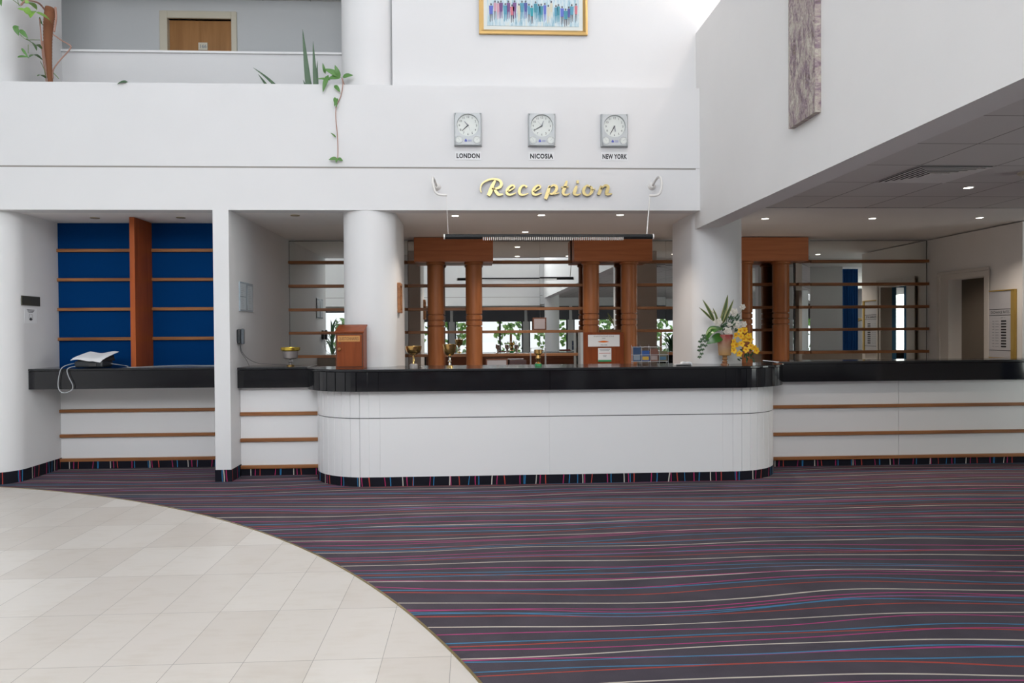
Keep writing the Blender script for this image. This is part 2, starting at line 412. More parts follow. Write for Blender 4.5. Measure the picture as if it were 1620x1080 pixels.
def text(name, body, size, m, parent, origin, xdir=(1, 0, 0), zdir=(0, 0, 1), align='CENTER', sx=1, ext=.0008, bold=0.0, kind=None, space=1.0, width=None):
    """lettering as a mesh, lying in the plane spanned by xdir and zdir, origin in world coordinates"""
    cu = bpy.data.curves.new(name, 'FONT'); cu.body = body; cu.size = size; cu.align_x = align; cu.extrude = ext; cu.offset = bold; cu.space_character = space
    cu.resolution_u = 3
    t = bpy.data.objects.new('tmp', cu); COL.objects.link(t)
    dg = bpy.context.evaluated_depsgraph_get(); me = bpy.data.meshes.new_from_object(t.evaluated_get(dg)); bpy.data.objects.remove(t)
    off = Vector(ORG.get(parent.name, (0, 0, 0))) if parent else Vector((0, 0, 0))
    if width:
        xs_ = [v.co.x for v in me.vertices]; sx = width/(max(xs_)-min(xs_))
    X = Vector(xdir).normalized(); Z = Vector(zdir).normalized(); N = X.cross(Z)
    for v in me.vertices:
        c = v.co.copy(); v.co = Vector(origin)+X*c.x*sx+Z*c.y+N*c.z-off
    me.materials.clear(); me.materials.append(m); me.name = name
    o = bpy.data.objects.new(name, me); COL.objects.link(o)
    if parent: o.parent = parent; ORG[o.name] = tuple(off)
    return o
def arc(cx, cy, r, a0, a1, n): return [(cx+r*cos(radians(a0+(a1-a0)*i/n)), cy+r*sin(radians(a0+(a1-a0)*i/n))) for i in range(n+1)]
def stadium(cx, cy, r, yb, n=28): return [(cx-r, yb)]+arc(cx, cy, r, 180, 360, n)+[(cx+r, yb)]
def smooth_path(p, n=6):
    p = [Vector(q) for q in p]; out = []
    for i in range(len(p)-1):
        a = p[max(i-1, 0)]; b = p[i]; c = p[i+1]; d = p[min(i+2, len(p)-1)]
        for k in range(n):
            t = k/n; out.append(.5*((2*b)+(c-a)*t+(2*a-5*b+4*c-d)*t*t+(3*b-a-3*c+d)*t**3))
    out.append(p[-1]); return out

# ------------------------------------------------------------------ setting : floor
YF = 7.65          # face of the fascia over the reception
MIR = 10.12        # mirrored back wall
struct('floor', MB().box(-9.2, 12.2, -8.4, 11.2, -.1, 0), M['carpet'])
disc = []
CX, CY, CR = -6.884, .513, 7.389
for i in range(181):
    a = radians(-52+i*142/180.0); disc.append((CX+CR*cos(a), CY+CR*sin(a)))
poly = [p for p in disc if p[0] > -9.0 and p[1] > -4.6]
poly = poly+[(-9.0, CY+math.sqrt(CR**2-(9.0+CX)**2)), (-9.0, -4.6)]
struct('floor_marble', MB().prism(poly, .0005, .006), M['marble'])
ring = [(CX+(CR+.006)*cos(radians(a/2)), CY+(CR+.006)*sin(radians(a/2)), .005) for a in range(-80, 215)]
b = MB(); n = len(ring)
inner = [(CX+(CR-.006)*cos(radians(a/2)), CY+(CR-.006)*sin(radians(a/2))) for a in range(-80, 215)]
outer = [(CX+(CR+.007)*cos(radians(a/2)), CY+(CR+.007)*sin(radians(a/2))) for a in range(-80, 215)]
b.prism(inner+outer[::-1], .001, .009); struct('trim_1', b, M['brass_dull'])

# ------------------------------------------------------------------ setting : atrium shell
struct('wall_left', MB().box(-9.2, -9, -8.4, 10.3, 0, 7.6), M['white'])
struct('wall_fascia', MB().box(-9, 2.342, YF, 7.85, 2.71, 3.127).box(-9, 2.342, YF, 7.85, 3.143, 3.963).box(-9, 2.342, YF+.008, 7.85, 3.127, 3.143), M['white'])
struct('trim_2', MB().box(-9, 2.30, YF+.004, YF+.0085, 3.127, 3.143), M['greygap'])
struct('wall_upper_right', MB().box(-.80, 3.4, 7.77, 7.95, 3.90, 7.5), M['white'])
struct('wall_side', MB().box(2.342, 2.55, -4.4, 7.90, 2.54, 4.57), M['white_beam'])
struct('wall_side_upper', MB().box(2.342, 2.55, -4.4, 5.2, 6.9, 7.5), M['white_beam'])
struct('ceiling_atrium', MB().box(-9, 4.0, -4.7, 10, 7.5, 7.6), M['white'])
struct('floor_staff_bounce', MB().box(-2.42, 6.3, 8.06, 10.1, .001, .006), mat('pale_bounce_floor', (.74, .70, .65), .5))  # unseen pale floor added to bounce the downlights up to the soffit
# rounded piers
for nm, cx, r in (('pier_left', -4.82, .265), ('pier_centre', -1.06, .272)):
    pass
struct('wall_pier_left', MB().prism(stadium(-4.82, 7.92, .265, 9.9), 0, 2.71).prism(stadium(-4.82, 7.92, .265, 8.695), 3.90, 7.5).box(-9, -4.7, 7.75, 7.9, 0, 2.71), M['white'], smooth=True)
struct('wall_pier_centre', MB().prism(stadium(-1.06, 7.925, .272, 8.78), 0, 2.71).prism(stadium(-1.06, 7.925, .272, 9.9), 3.9, 7.5), M['white'], smooth=True)
struct('wall_pier_right', MB().prism(stadium(2.59, 7.925, .268, 8.65), 0, 2.71), M['white'], smooth=True)
struct('wall_pier_square', MB().box(-2.577, -2.4225, YF, MIR, 0, 2.71), M['white'])
# niche
struct('wall_niche', MB().box(-4.56, -2.577, 8.56, 8.7, 0, 2.71), M['panel'])
# soffits and lower ceilings
struct('ceiling_soffit', MB().box(-9, 2.6, 7.85, 10.4, 2.71, 2.85), M['soffit'])
struct('ceiling_soffit_right', MB().box(2.55, 12, 7.515, 10.4, 2.715, 2.85).box(2.55, 2.94, -8.4, 7.50, 2.715, 2.85), M['soffit'])
struct('ceiling_tiles', MB().box(2.95, 12, -8.4, 7.505, 2.718, 2.85), M['ctile'])
struct('trim_5', MB().box(2.94, 12, 7.503, 7.517, 2.7165, 2.75), M['gap'])
struct('wall_back', MB().box(-9, 6.3, MIR+.012, 10.4, 0, 2.75), M['backwall'])
# right wall with doorway (x = 6.3)
b = MB().box(6.3, 6.42, 9.66, 10.4, 0, 2.7).box(6.3, 6.42, 8.33, 8.93, 0, 2.7).box(6.3, 6.42, 8.93, 9.66, 2.12, 2.7)
struct('wall_right', b, M['backwall'])
struct('wall_right_return', MB().box(6.42, 6.56, 8.33, 8.45, 0, 2.7).box(7.02, 12, 8.33, 8.45, 0, 2.7).box(6.56, 7.02, 8.33, 8.45, 2.2, 2.7), M['backwall'])
w = thing('window_8', 'narrow blue framed glazed door reflected through the doorway', 'window', (6.79, 8.39, 0)); w['kind'] = 'structure'
MB().box(6.56, 6.60, 8.36, 8.42, 0, 2.2).box(6.98, 7.02, 8.36, 8.42, 0, 2.2).box(6.60, 6.98, 8.36, 8.42, 2.15, 2.2).box(6.75, 6.82, 8.36, 8.42, 0, 2.15).build('window_frame', M['blueframe'], w)
MB().box(6.60, 6.98, 8.388, 8.392, .02, 2.15).build('pane', M['pane'], w)
d = thing('door_1', 'cream painted frame of an open doorway beside the exchange rate board', 'doorway', (6.3, 9.3, 0)); d['kind'] = 'structure'
MB().box(6.27, 6.45, 9.63, 9.83, 0, 2.12).box(6.27, 6.45, 8.87, 8.94, 0, 2.12).box(6.27, 6.45, 8.87, 9.83, 2.1205, 2.20).build('frame', M['trimwhite'], d)
MB().box(6.255, 6.2695, 9.80, 9.86, 0, 2.19).box(6.255, 6.2695, 8.84, 8.885, 0, 2.19).box(6.255, 6.2695, 8.84, 9.86, 2.1905, 2.23).build('architrave', M['trimwhite'], d, bevel=.004)
# small room behind the doorway
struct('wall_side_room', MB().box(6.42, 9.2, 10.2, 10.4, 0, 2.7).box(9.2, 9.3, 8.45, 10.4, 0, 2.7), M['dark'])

# upper balcony corridor
struct('wall_balcony_rail', MB().box(-9, -1.28, 8.69, 8.82, 3.2, 4.632), M['white'])
struct('trim_3', MB().box(-4.556, -1.28, 8.665, 8.845, 4.632, 4.655), M['panel'])
struct('floor_corridor', MB().box(-9, 2.4, 8.82, 10.0, 3.1, 3.2), M['carpet'])
b = MB().box(-9, -3.87, 9.9, 10.05, 3.2, 7.0).box(-3.06, 2.4, 9.9, 10.05, 3.2, 7.0).box(-3.87, -3.06, 9.9, 10.05, 5.51, 7.0)
struct('wall_corridor', b, M['greywall'])
struct('ceiling_corridor', MB().box(-9, -1.28, 8.82, 9.9, 5.76, 5.86), M['ctile'])
struct('wall_over_corridor', MB().box(-9, -1.28, 8.72, 8.82, 5.76, 7.5), M['white'])
struct('floor_planter', MB().box(-4.6, -1.3, 7.85, 8.69, 3.70, 3.88), M['soil'])
d = thing('door_2', 'light brown veneered bedroom door with number plate on the upper corridor', 'door', (-3.465, 9.9, 3.2)); d['kind'] = 'structure'
MB().box(-3.87, -3.06, 9.95, 9.99, 3.2, 5.51).build('door_leaf', M['doorwood'], d)
MB().box(-3.964, -3.865, 9.87, 9.96, 3.2, 5.605).box(-3.065, -2.995, 9.87, 9.96, 3.2, 5.605).box(-3.865, -3.065, 9.87, 9.96, 5.51, 5.605).build('frame', M['cream'], d, bevel=.008)
pl = MB().box(-3.50, -3.385, 9.935, 9.95, 5.13, 5.225).build('number_plate', M['cream'], d)
text('lettering', '166', .062, M['greyink'], pl, (-3.442, 9.934, 5.156), bold=.001)

# ------------------------------------------------------------------ skirtings of carpet
def skirt(name, pts, h, t=.006): return struct(name, MB().wallstrip(pts, t, 0.0, h), M['skirt'])
skirt('baseboard_left', [(-9, 7.75), (-5.07, 7.75)]+arc(-4.82, 7.92, .265, 200, 360, 22)+[(-4.555, 8.56)], .119)
skirt('baseboard_niche', [(-4.549, 8.53), (-2.577, 8.53)], .078)
skirt('baseboard_pier', [(-2.577, 8.53), (-2.577, YF), (-2.4225, YF), (-2.4225, 7.98)], .119)
skirt('baseboard_small_counter', [(-2.416, 7.955), (-1.60, 7.955)], .070)
base_out = [(-1.60, 8.0)]+arc(-1.0, 7.88, .60, 180, 270, 24)+arc(2.55, 7.88, .60, 270, 360, 24)+[(3.15, 8.0)]
skirt('baseboard_main_counter', base_out, .088, .004)
skirt('baseboard_right_counter', [(3.154, 7.975), (9.5, 7.975)], .070)

# ------------------------------------------------------------------ niche joinery
nj = thing('niche_panelling', 'royal blue niche panel with thin wooden rails above white low panel', 'wall panelling', (-3.57, 8.5, .08))
MB().box(-4.553, -2.579, 8.545, 8.56, 1.12, 2.705).build('blue_panel', M['bluepanel'], nj)
for zc in (2.403, 2.082, 1.756, 1.43):
    MB().box(-4.553, -3.592, 8.512, 8.545, zc-.0175, zc+.0175).build('rail', M['rail'], nj, bevel=.004)
    MB().box(-3.538, -2.579, 8.512, 8.545, zc-.0175, zc+.0175).build('rail', M['rail'], nj, bevel=.004)
for zc in (.637, .362, .095):
    MB().box(-4.553, -2.579, 8.522, 8.56, zc-.0175, zc+.0175).build('rail', M['rail'], nj, bevel=.004)
tag(MB().box(-3.592, -3.540, 8.11, 8.545, 1.13, 2.708).build('wooden_partition', M['finwood'], None, bevel=.003), 'tall upright wooden partition dividing the blue niche', 'partition')
nc = thing('niche_counter', 'shallow black polished counter across the blue niche', 'counter', (-3.56, 8.2, .92))
MB().box(-4.553, -2.579, 7.96, 8.51, .92, 1.105).build('fascia', M['black'], nc, bevel=.002)
MB().box(-4.553, -2.579, 7.953, 8.51, 1.108, 1.13).build('top', M['blacktop'], nc, bevel=.004)

# ------------------------------------------------------------------ reception counter : main curved unit
mc = thing('reception_counter', 'long white reception counter with curved ribbed ends and thick black top', 'counter', (.78, 7.6, 0))
def slat_outline(grow=0.0):
    pts = [(-1.60-grow, 8.02)]
    def ribs(cx, a0, a1, n):
        out = []
        for i in range(n):
            aa, bb = a0+(a1-a0)*i/n, a0+(a1-a0)*(i+1)/n
            r = .60+grow
            out += [(cx+(r-.008)*cos(radians(aa)), 7.88+(r-.008)*sin(radians(aa))), (cx+r*cos(radians(aa+.45)), 7.88+r*sin(radians(aa+.45))),
                    (cx+r*cos(radians((aa+bb)/2)), 7.88+r*sin(radians((aa+bb)/2))),
                    (cx+r*cos(radians(bb-.45)), 7.88+r*sin(radians(bb-.45)))]
        return out
    pts += ribs(-1.0, 180, 270, 10)
    pts += [(-1.0, 7.884-.60-grow), (-.90, 7.88-.60-grow), (-.899, 7.8835-.60-grow), (-.897, 7.88-.60-grow)]
    pts += [(.733, 7.88-.60-grow), (.735, 7.8835-.60-grow), (.737, 7.88-.60-grow)]
    pts += [(2.447, 7.88-.60-grow), (2.449, 7.8835-.60-grow), (2.451, 7.88-.60-grow), (2.55, 7.884-.60-grow)]
    pts += ribs(2.55, 270, 360, 10)
    pts += [(3.15+grow, 8.02)]
    return pts
so = slat_outline()
MB().prism(so, .088, .651).build('lower_panel', M['panel'], mc)
MB().prism(so, .659, .918).build('upper_panel', M['panel'], mc)
core = [(x+(.006 if x < 0 else -.006), y+.006) for x, y in base_out]
MB().prism(core, .002, .917).build('core', M['gap'], mc)
def over_outline(r, yb, facet=10):
    return [(-1.0-r, yb)]+arc(-1.0, 7.88, r, 180, 270, facet)+arc(2.55, 7.88, r, 270, 360, facet)+[(2.55+r, yb)]
MB().prism([(x_, min(y_, 7.95)) for x_, y_ in slat_outline(.095)], .9185, 1.103).build('fascia', M['black'], mc)
MB().prism(over_outline(.703, 7.95, 30), 1.1055, 1.130).build('top', M['blacktop'], mc, bevel=.005)
MB().box(-.75, 2.28, 8.025, 8.05, .05, 1.10).build('staff_side_panel', M['staff'], mc)
MB().box(-.78, 2.31, 7.95, 8.35, .72, .745).build('staff_desk', M['staff'], mc)
for x in (-.3, .3, .95, 1.6, 2.1):
    MB().box(x-.01, x+.01, 8.05, 8.33, .05, .72).build('divider', M['staff'], mc)

sc_ = thing('short_counter', 'short white counter section between square pier and curved counter end', 'counter', (-2.0, 8.1, 0))
MB().box(-2.42, -1.61, 7.96, 8.02, .06, .92).build('front_panel', M['panel'], sc_)
for zc in (.643, .371, .090): MB().box(-2.418, -1.602, 7.93, 7.96, zc-.0185, zc+.0185).build('rail', M['rail'], sc_, bevel=.004)
MB().box(-2.42, -1.698, 7.868, 8.35, .918, 1.103).build('fascia', M['black'], sc_, bevel=.002)
MB().box(-2.42, -1.60, 8.352, 8.365, .70, 1.10).build('staff_side_panel', M['trimwhite'], sc_)
MB().box(-2.42, -1.706, 7.86, 8.35, 1.1055, 1.130).build('top', M['blacktop'], sc_, bevel=.005)

rc = thing('side_counter', 'straight white counter with three wooden rails and black top at right', 'counter', (6.0, 8.1, 0))
MB().box(3.16, 4.632, 7.98, 8.04, .06, .93).box(4.636, 9.5, 7.98, 8.04, .06, .93).build('front_panel', M['panel'], rc)
for zc in (.646, .351, .088): MB().box(3.152, 9.5, 7.945, 7.98, zc-.0175, zc+.0175).build('rail', M['rail'], rc, bevel=.004)
MB().box(3.248, 9.5, 7.868, 8.32, .922, 1.110).build('fascia', M['black'], rc, bevel=.002)
MB().box(3.256, 6.3, 8.322, 8.335, .70, 1.10).build('staff_side_panel', M['trimwhite'], rc)
MB().box(3.256, 9.5, 7.86, 8.32, 1.1125, 1.139).build('top', M['blacktop'], rc, bevel=.005)

bk = thing('back_counter', 'low wooden work counter below the mirrors', 'counter', (1.9, 9.8, 0))
MB().box(-2.40, 6.25, 9.62, 10.11, .05, .86).build('cabinet', M['staff'], bk)
MB().box(-2.41, 6.27, 9.58, 10.115, .86, .90).build('worktop', M['trimwhite'], bk)

# ------------------------------------------------------------------ mirrored wall with shelves
def mirror_bay(label, x0, x1, seams=()):
    t = thing('mirrored_shelf_wall', label, 'mirror wall', ((x0+x1)/2, MIR, .9), 'mirrored wall bays with wooden shelves')
    xs = [x0]+list(seams)+[x1]
    for i in range(len(xs)-1):
        a, b_ = xs[i]+.0015, xs[i+1]-.0015; tilt = .0006 if i % 2 else -.0004
        mb = MB(); z0, z1 = .905, 2.692
        mb.add([(a, MIR-.006+tilt*1.5, z0), (b_, MIR-.006+tilt*1.5, z0), (b_, MIR-.006-tilt*1.5, z1), (a, MIR-.006-tilt*1.5, z1),
                (a, MIR+.004, z0), (b_, MIR+.004, z0), (b_, MIR+.004, z1), (a, MIR+.004, z1)],
               [(0, 1, 2, 3), (5, 4, 7, 6), (4, 0, 3, 7), (1, 5, 6, 2), (3, 2, 6, 7), (4, 5, 1, 0)])
        mb.build('mirror_panel', M['mirror'], t)
    MB().box(x0, x1, MIR-.012, MIR+.006, 2.692, 2.698).box(x0-.004, x0+.001, MIR-.010, MIR+.006, .905, 2.698).box(x1-.001, x1+.004, MIR-.010, MIR+.006, .905, 2.698).build('edge_trim', M['smoked'], t)
    for zc in (2.410, 2.097, 1.785, 1.478, 1.168):
        MB().box(x0, x1, MIR-.075, MIR-.008, zc-.019, zc+.019).build('shelf', M['shelfwood'], t, bevel=.004)
    return t
mirror_bay('mirrored wall bay with five wooden shelves left of the round white pier', -2.418, -.906)
mirror_bay('wide mirrored bay with wooden shelves behind the centre of the counter', -.856, 4.40, (.905, 2.62))
mirror_bay('mirrored bay with five wooden shelves beside the open doorway', 4.612, 6.27)
def angled_mirror(label, xa, ya, xb, yb):
    t = thing('angled_mirror_strip', label, 'mirror', ((xa+xb)/2, (ya+yb)/2, .9), 'narrow angled mirror strips')
    d = Vector((xb-xa, yb-ya, 0)); L = d.length; n_ = Vector((d.y, -d.x, 0)).normalized()
    MB().obox(((xa+xb)/2, (ya+yb)/2, 1.8), d, n_, (0, 0, 1), L/2, .004, .895).build('mirror_panel', M['mirror'], t)
    for zc in (2.410, 2.097, 1.785, 1.478, 1.168):
        c = Vector(((xa+xb)/2, (ya+yb)/2, zc))+n_*.035
        MB().obox(c, d, n_, (0, 0, 1), L/2-.006, .024, .019).build('shelf', M['shelfwood'], t)
angled_mirror('sliver of angled mirror just right of the round pier', -.904, MIR-.01, -.858, MIR-.03)
angled_mirror('left strip of the angled mirror pair right of timber portal', 4.404, MIR-.045, 4.505, MIR-.012)
angled_mirror('right strip of the angled mirror pair right of timber portal', 4.508, MIR-.012, 4.608, MIR-.040)

# timber portals
def portal(label, x0, x1, cols):
    t = thing('timber_portal', label, 'timber portal', ((x0+x1)/2, 9.95, .9), 'timber portals in front of the mirrored wall')
    MB().box(x0, x1, 9.80, MIR-.08, 2.393, 2.704).build('header', M['portal'], t, bevel=.003)
    for cx in cols:
        r = .108; zs = (1.555, 1.63, 1.705)
        prof = [(r, .9)]
        for z in zs: prof += [(r, z-.010), (r-.014, z-.006), (r-.014, z+.006), (r, z+.010)]
        prof += [(r, 2.36)]
        c = MB().lathe(prof, (cx, 9.915, 0), 36).build('column', M['colwood'], t, smooth=True)
        MB().lathe([(r+.001, 2.352), (r+.016, 2.362), (r+.018, 2.378), (r+.012, 2.392)], (cx, 9.915, 0), 36).build('capital', M['colwood'], c, smooth=True)
    return t
portal('left timber portal with two round columns beside the round white pier', -.753, .27, (-.4825, .0175))
portal('middle timber portal with two round columns above the notice board', 1.33, 2.364, (1.565, 2.0735))
portal('right timber portal with two round columns behind the flower vase', 3.451, 4.461, (3.63, 4.1315))

# notice cabinet
nb = thing('notice_cabinet', 'low brown wooden cabinet front with two pinned notices between portal columns', 'cabinet', (1.7, 9.8, .9))
MB().box(1.44, 1.972, 9.775, 9.800, .90, 1.462).build('panel', M['boxwood'], nb, bevel=.003)
MB().box(1.405, 1.438, 9.775, 10.03, .90, 1.462).build('side_post', M['silver'], nb)
p1 = tag(MB().box(1.501, 1.917, 9.768, 9.7745, 1.275, 1.430).build('notice_sheet', M['paper'], None), 'wide white notice with a small orange emblem pinned on the brown cabinet', 'notice')
text('lettering', 'G U E S T  R E L A T I O N S', .022, M['ink'], p1, (1.709, 9.7675, 1.402))
text('lettering', 'DESK', .018, M['ink'], p1, (1.709, 9.7675, 1.376))
bb = MB(); bb.cur = 0; bb.add([(1.63+.15*t_, 9.767, 1.338+.013*sin(pi*t_)) for t_ in [i/10 for i in range(11)]]+[(1.63+.15*t_, 9.767, 1.338-.010*sin(pi*t_)) for t_ in [i/10 for i in range(11)]][::-1], [tuple(range(22))])
bb.build('emblem', M['orange'], p1)
text('lettering', 'WELCOME', .018, M['ink'], p1, (1.709, 9.7675, 1.290))
p2 = tag(MB().box(1.633, 1.807, 9.768, 9.7745, 1.078, 1.256).build('notice_sheet', M['paper'], None), 'small white notice with a green band below the wide notice', 'notice')
MB().box(1.633, 1.807, 9.7665, 9.7682, 1.078, 1.100).build('green_band', M['green'], p2)
for i, z in enumerate((1.238, 1.22, 1.19, 1.16, 1.145)):
    w = (.07, .06, .075, .025, .02)[i]; MB().box(1.72-w, 1.72+w, 9.767, 9.768, z-.003, z+.003).build('print_line', M['greyink'] if i != 2 else M['redink'], p2)

# ------------------------------------------------------------------ fascia : clocks, signs
def hand(mb, c, ang, L, w, y):
    a = radians(90-ang); d = Vector((cos(a), 0, sin(a))); s_ = Vector((-sin(a), 0, cos(a)))
    p = Vector(c); p.y = y
    mb.add([p-s_*w-d*.008, p+s_*w-d*.008, p+d*L+s_*w*.4, p+d*L-s_*w*.4], [(0, 1, 2, 3)])
def clock(xc, label, hh, mm, ss):
    z0, z1 = 3.352, 3.678; cz = 3.555; w = .138
    t = thing('wall_clock', label, 'clock', (xc, YF, 3.515), 'world time clocks above the reception desk')
    # body with a round window cut as a recessed ring
    seg = 48; R_ = .112
    mb = MB(); yf = YF-.055
    # front plate with circular hole
    rect = []
    for i in range(seg):
        a = 2*pi*i/seg; c_, s_ = cos(a), sin(a)
        k = min((w-.012)/abs(c_) if abs(c_) > 1e-6 else 9, ((z1-cz-.006) if s_ > 0 else (cz-z0-.006))/abs(s_) if abs(s_) > 1e-6 else 9)
        rect.append((xc+c_*k, yf, cz+s_*k))
    circ = [(xc+R_*cos(2*pi*i/seg), yf, cz+R_*sin(2*pi*i/seg)) for i in range(seg)]
    circ2 = [(xc+(R_-.004)*cos(2*pi*i/seg), yf+.022, cz+(R_-.004)*sin(2*pi*i/seg)) for i in range(seg)]
    mb.add(rect+circ+circ2, [(i, (i+1) % seg, seg+(i+1) % seg, seg+i) for i in range(seg)]+[(seg+i, seg+(i+1) % seg, 2*seg+(i+1) % seg, 2*seg+i) for i in range(seg)])
    # corner fill, side rounding
    for sx in (-1, 1):
        for zc_, zr in ((z1-.006, 1), (z0+.006, -1)):
            pass
    mb.box(xc-w, xc+w, yf+.024, YF-.001, z0, z1)
    for sx in (-1, 1):
        mb.add([(xc+sx*(w-.012), yf, z0+.004), (xc+sx*(w-.012), yf, z1-.004), (xc+sx*w, yf+.014, z1), (xc+sx*w, yf+.014, z0), (xc+sx*w, yf+.03, z1), (xc+sx*w, yf+.03, z0)], [(0, 1, 2, 3), (3, 2, 4, 5)])
    mb.add([(xc-w+.012, yf, z1-.006), (xc+w-.012, yf, z1-.006), (xc+w, yf+.014, z1), (xc-w, yf+.014, z1), (xc+w, yf+.03, z1), (xc-w, yf+.03, z1)], [(0, 1, 2, 3), (3, 2, 4, 5)])
    mb.add([(xc-w+.012, yf, z0+.006), (xc+w-.012, yf, z0+.006), (xc+w, yf+.014, z0), (xc-w, yf+.014, z0), (xc+w, yf+.03, z0), (xc-w, yf+.03, z0)], [(0, 1, 2, 3), (3, 2, 4, 5)])
    mb.box(xc-w+.001, xc+w-.001, yf+.014, yf+.026, z0+.001, cz-R_-.001)
    mb.box(xc-w+.001, xc+w-.001, yf+.0235, yf+.03, z0+.001, z1-.001)
    mb.build('case', M['silver'], t)
    dl = MB(); dl.lathe([(1e-6, 0), (R_-.004, 0)], (0, 0, 0), 48)
    dl.v = [(xc+x, yf+.0215, cz+y) for x, y, z in dl.v]; dial = dl.build('dial', M['dial'], t)
    for k in range(1, 13):
        a = radians(90-30*k); text('numeral', str(k), .030, M['ink'], dial, (xc+.086*cos(a), yf+.0205, cz+.086*sin(a)-.010), ext=.0002)
    h = MB(); hand(h, (xc, 0, cz), (hh % 12)*30+mm*.5, .055, .008, yf+.018); h.build('hour_hand', M['greyink'], t)
    h = MB(); hand(h, (xc, 0, cz), mm*6, .082, .0055, yf+.016); h.build('minute_hand', M['ink'], t)
    h = MB(); hand(h, (xc, 0, cz), ss*6, .060, .0016, yf+.014); h.build('second_hand', M['greyink'], t)
    for sx in (-1, 1):
        c = (xc+sx*.089, z0+.056); r = .036
        q = MB(); q.lathe([(1e-6, 0), (r-.003, 0)], (0, 0, 0), 28); q.v = [(c[0]+x, yf-.002, c[1]+y) for x, y, z in q.v]; sd = q.build('small_dial', M['dial'], t)
        q = MB(); q.tube([(c[0]+r*cos(2*pi*i/28), yf-.001, c[1]+r*sin(2*pi*i/28)) for i in range(29)], .0028, 6, cap=False); q.build('rim', M['silver'], sd, smooth=True)
        q = MB(); hand(q, (c[0], 0, c[1]), 40*sx+10, .022, .0012, yf-.003)
        for k in range(12):
            a = radians(30*k); q.obox((c[0]+.027*cos(a), yf-.003, c[1]+.027*sin(a)), (cos(a), 0, sin(a)), (0, 1, 0), (-sin(a), 0, cos(a)), .0035, .0003, .0009)
        q.build('pointer', M['greyink'], sd)
    q = MB(); q.add([(xc-.034, yf-.0012, z0+.036), (xc-.010, yf-.0012, z0+.036), (xc-.010, yf-.0012, z0+.050), (xc-.022, yf-.0012, z0+.066), (xc-.034, yf-.0012, z0+.050)], [(0, 1, 2, 3, 4)])
    q.box(xc+.0, xc+.036, yf-.0015, yf-.0005, z0+.050, z0+.054).box(xc+.0, xc+.036, yf-.0015, yf-.0005, z0+.040, z0+.043); q.build('emblem', M['blueink'], t)
clock(-.034, 'silver wall clock mounted over the word LONDON', 10, 38, 26)
clock(.711, 'silver wall clock mounted over the word NICOSIA', 12, 40, 53)
clock(1.452, 'silver wall clock mounted over the words NEW YORK', 17, 35, 30)
def city(xc, w, word, label):
    p = tag(MB().box(xc-w/2-.012, xc+w/2+.012, YF-.004, YF-.0005, 3.218, 3.302).build('city_plate', M['paper'], None), label, 'sign', 'city name plates under the clocks')
    text('lettering', word, .064, M['ink'], p, (xc, YF-.0045, 3.236), width=w, bold=.0028, space=1.12)
city(-.034, .235, 'LONDON', 'small white plate reading LONDON in bold capitals')
city(.709, .235, 'NICOSIA', 'small white plate reading NICOSIA in bold capitals')
city(1.457, .252, 'NEW YORK', 'small white plate reading NEW YORK in bold capitals')

# Reception lettering
RS = thing('reception_sign', 'gold script letters spelling Reception mounted under the clocks', 'sign', (.75, YF, 2.93))
LET = [
 [[(390, 635, 6), (385, 612, 7), (395, 583, 9), (425, 562, 11), (465, 553, 12), (500, 562, 16), (511, 583, 20), (500, 603, 18), (470, 613, 12), (452, 612, 8)],
  [(474, 562, 14), (457, 595, 25), (442, 635, 28), (432, 654, 22)], [(466, 612, 14), (480, 632, 20), (495, 648, 18), (520, 644, 8)]],
 [[(545, 630, 8), (570, 618, 9), (590, 603, 10), (580, 591, 12), (560, 600, 15), (546, 620, 20), (545, 640, 18), (562, 649, 13), (598, 637, 6)]],
 [[(664, 603, 15), (652, 592, 10), (632, 598, 15), (619, 622, 20), (622, 642, 17), (642, 650, 11), (674, 639, 6)]],
 [[(702, 630, 8), (727, 618, 9), (747, 603, 10), (737, 591, 12), (717, 600, 15), (703, 620, 20), (702, 640, 18), (719, 649, 13), (755, 637, 6)]],
 [[(803, 592, 14), (792, 630, 25), (777, 674, 22)], [(795, 606, 8), (825, 590, 13), (844, 600, 19), (840, 622, 20), (820, 641, 14), (796, 640, 8)], [(828, 644, 9), (860, 636, 6)]],
 [[(907, 563, 13), (895, 600, 23), (884, 635, 20), (900, 649, 12), (927, 639, 6)], [(872, 602, 8), (917, 599, 8)]],
 [[(967, 593, 14), (957, 620, 23), (952, 640, 20), (970, 649, 11), (992, 639, 6)], [(966, 570, 20), (980, 568, 20)]],
 [[(1050, 600, 12), (1030, 591, 11), (1011, 612, 21), (1011, 638, 20), (1033, 650, 12), (1056, 632, 20), (1058, 607, 18), (1046, 595, 10)], [(1055, 618, 7), (1080, 612, 6)]],
 [[(1117, 592, 14), (1109, 620, 22), (1099, 647, 20)], [(1112, 614, 8), (1138, 590, 13), (1158, 598, 20), (1151, 625, 24), (1151, 643, 18), (1182, 640, 7)]]]
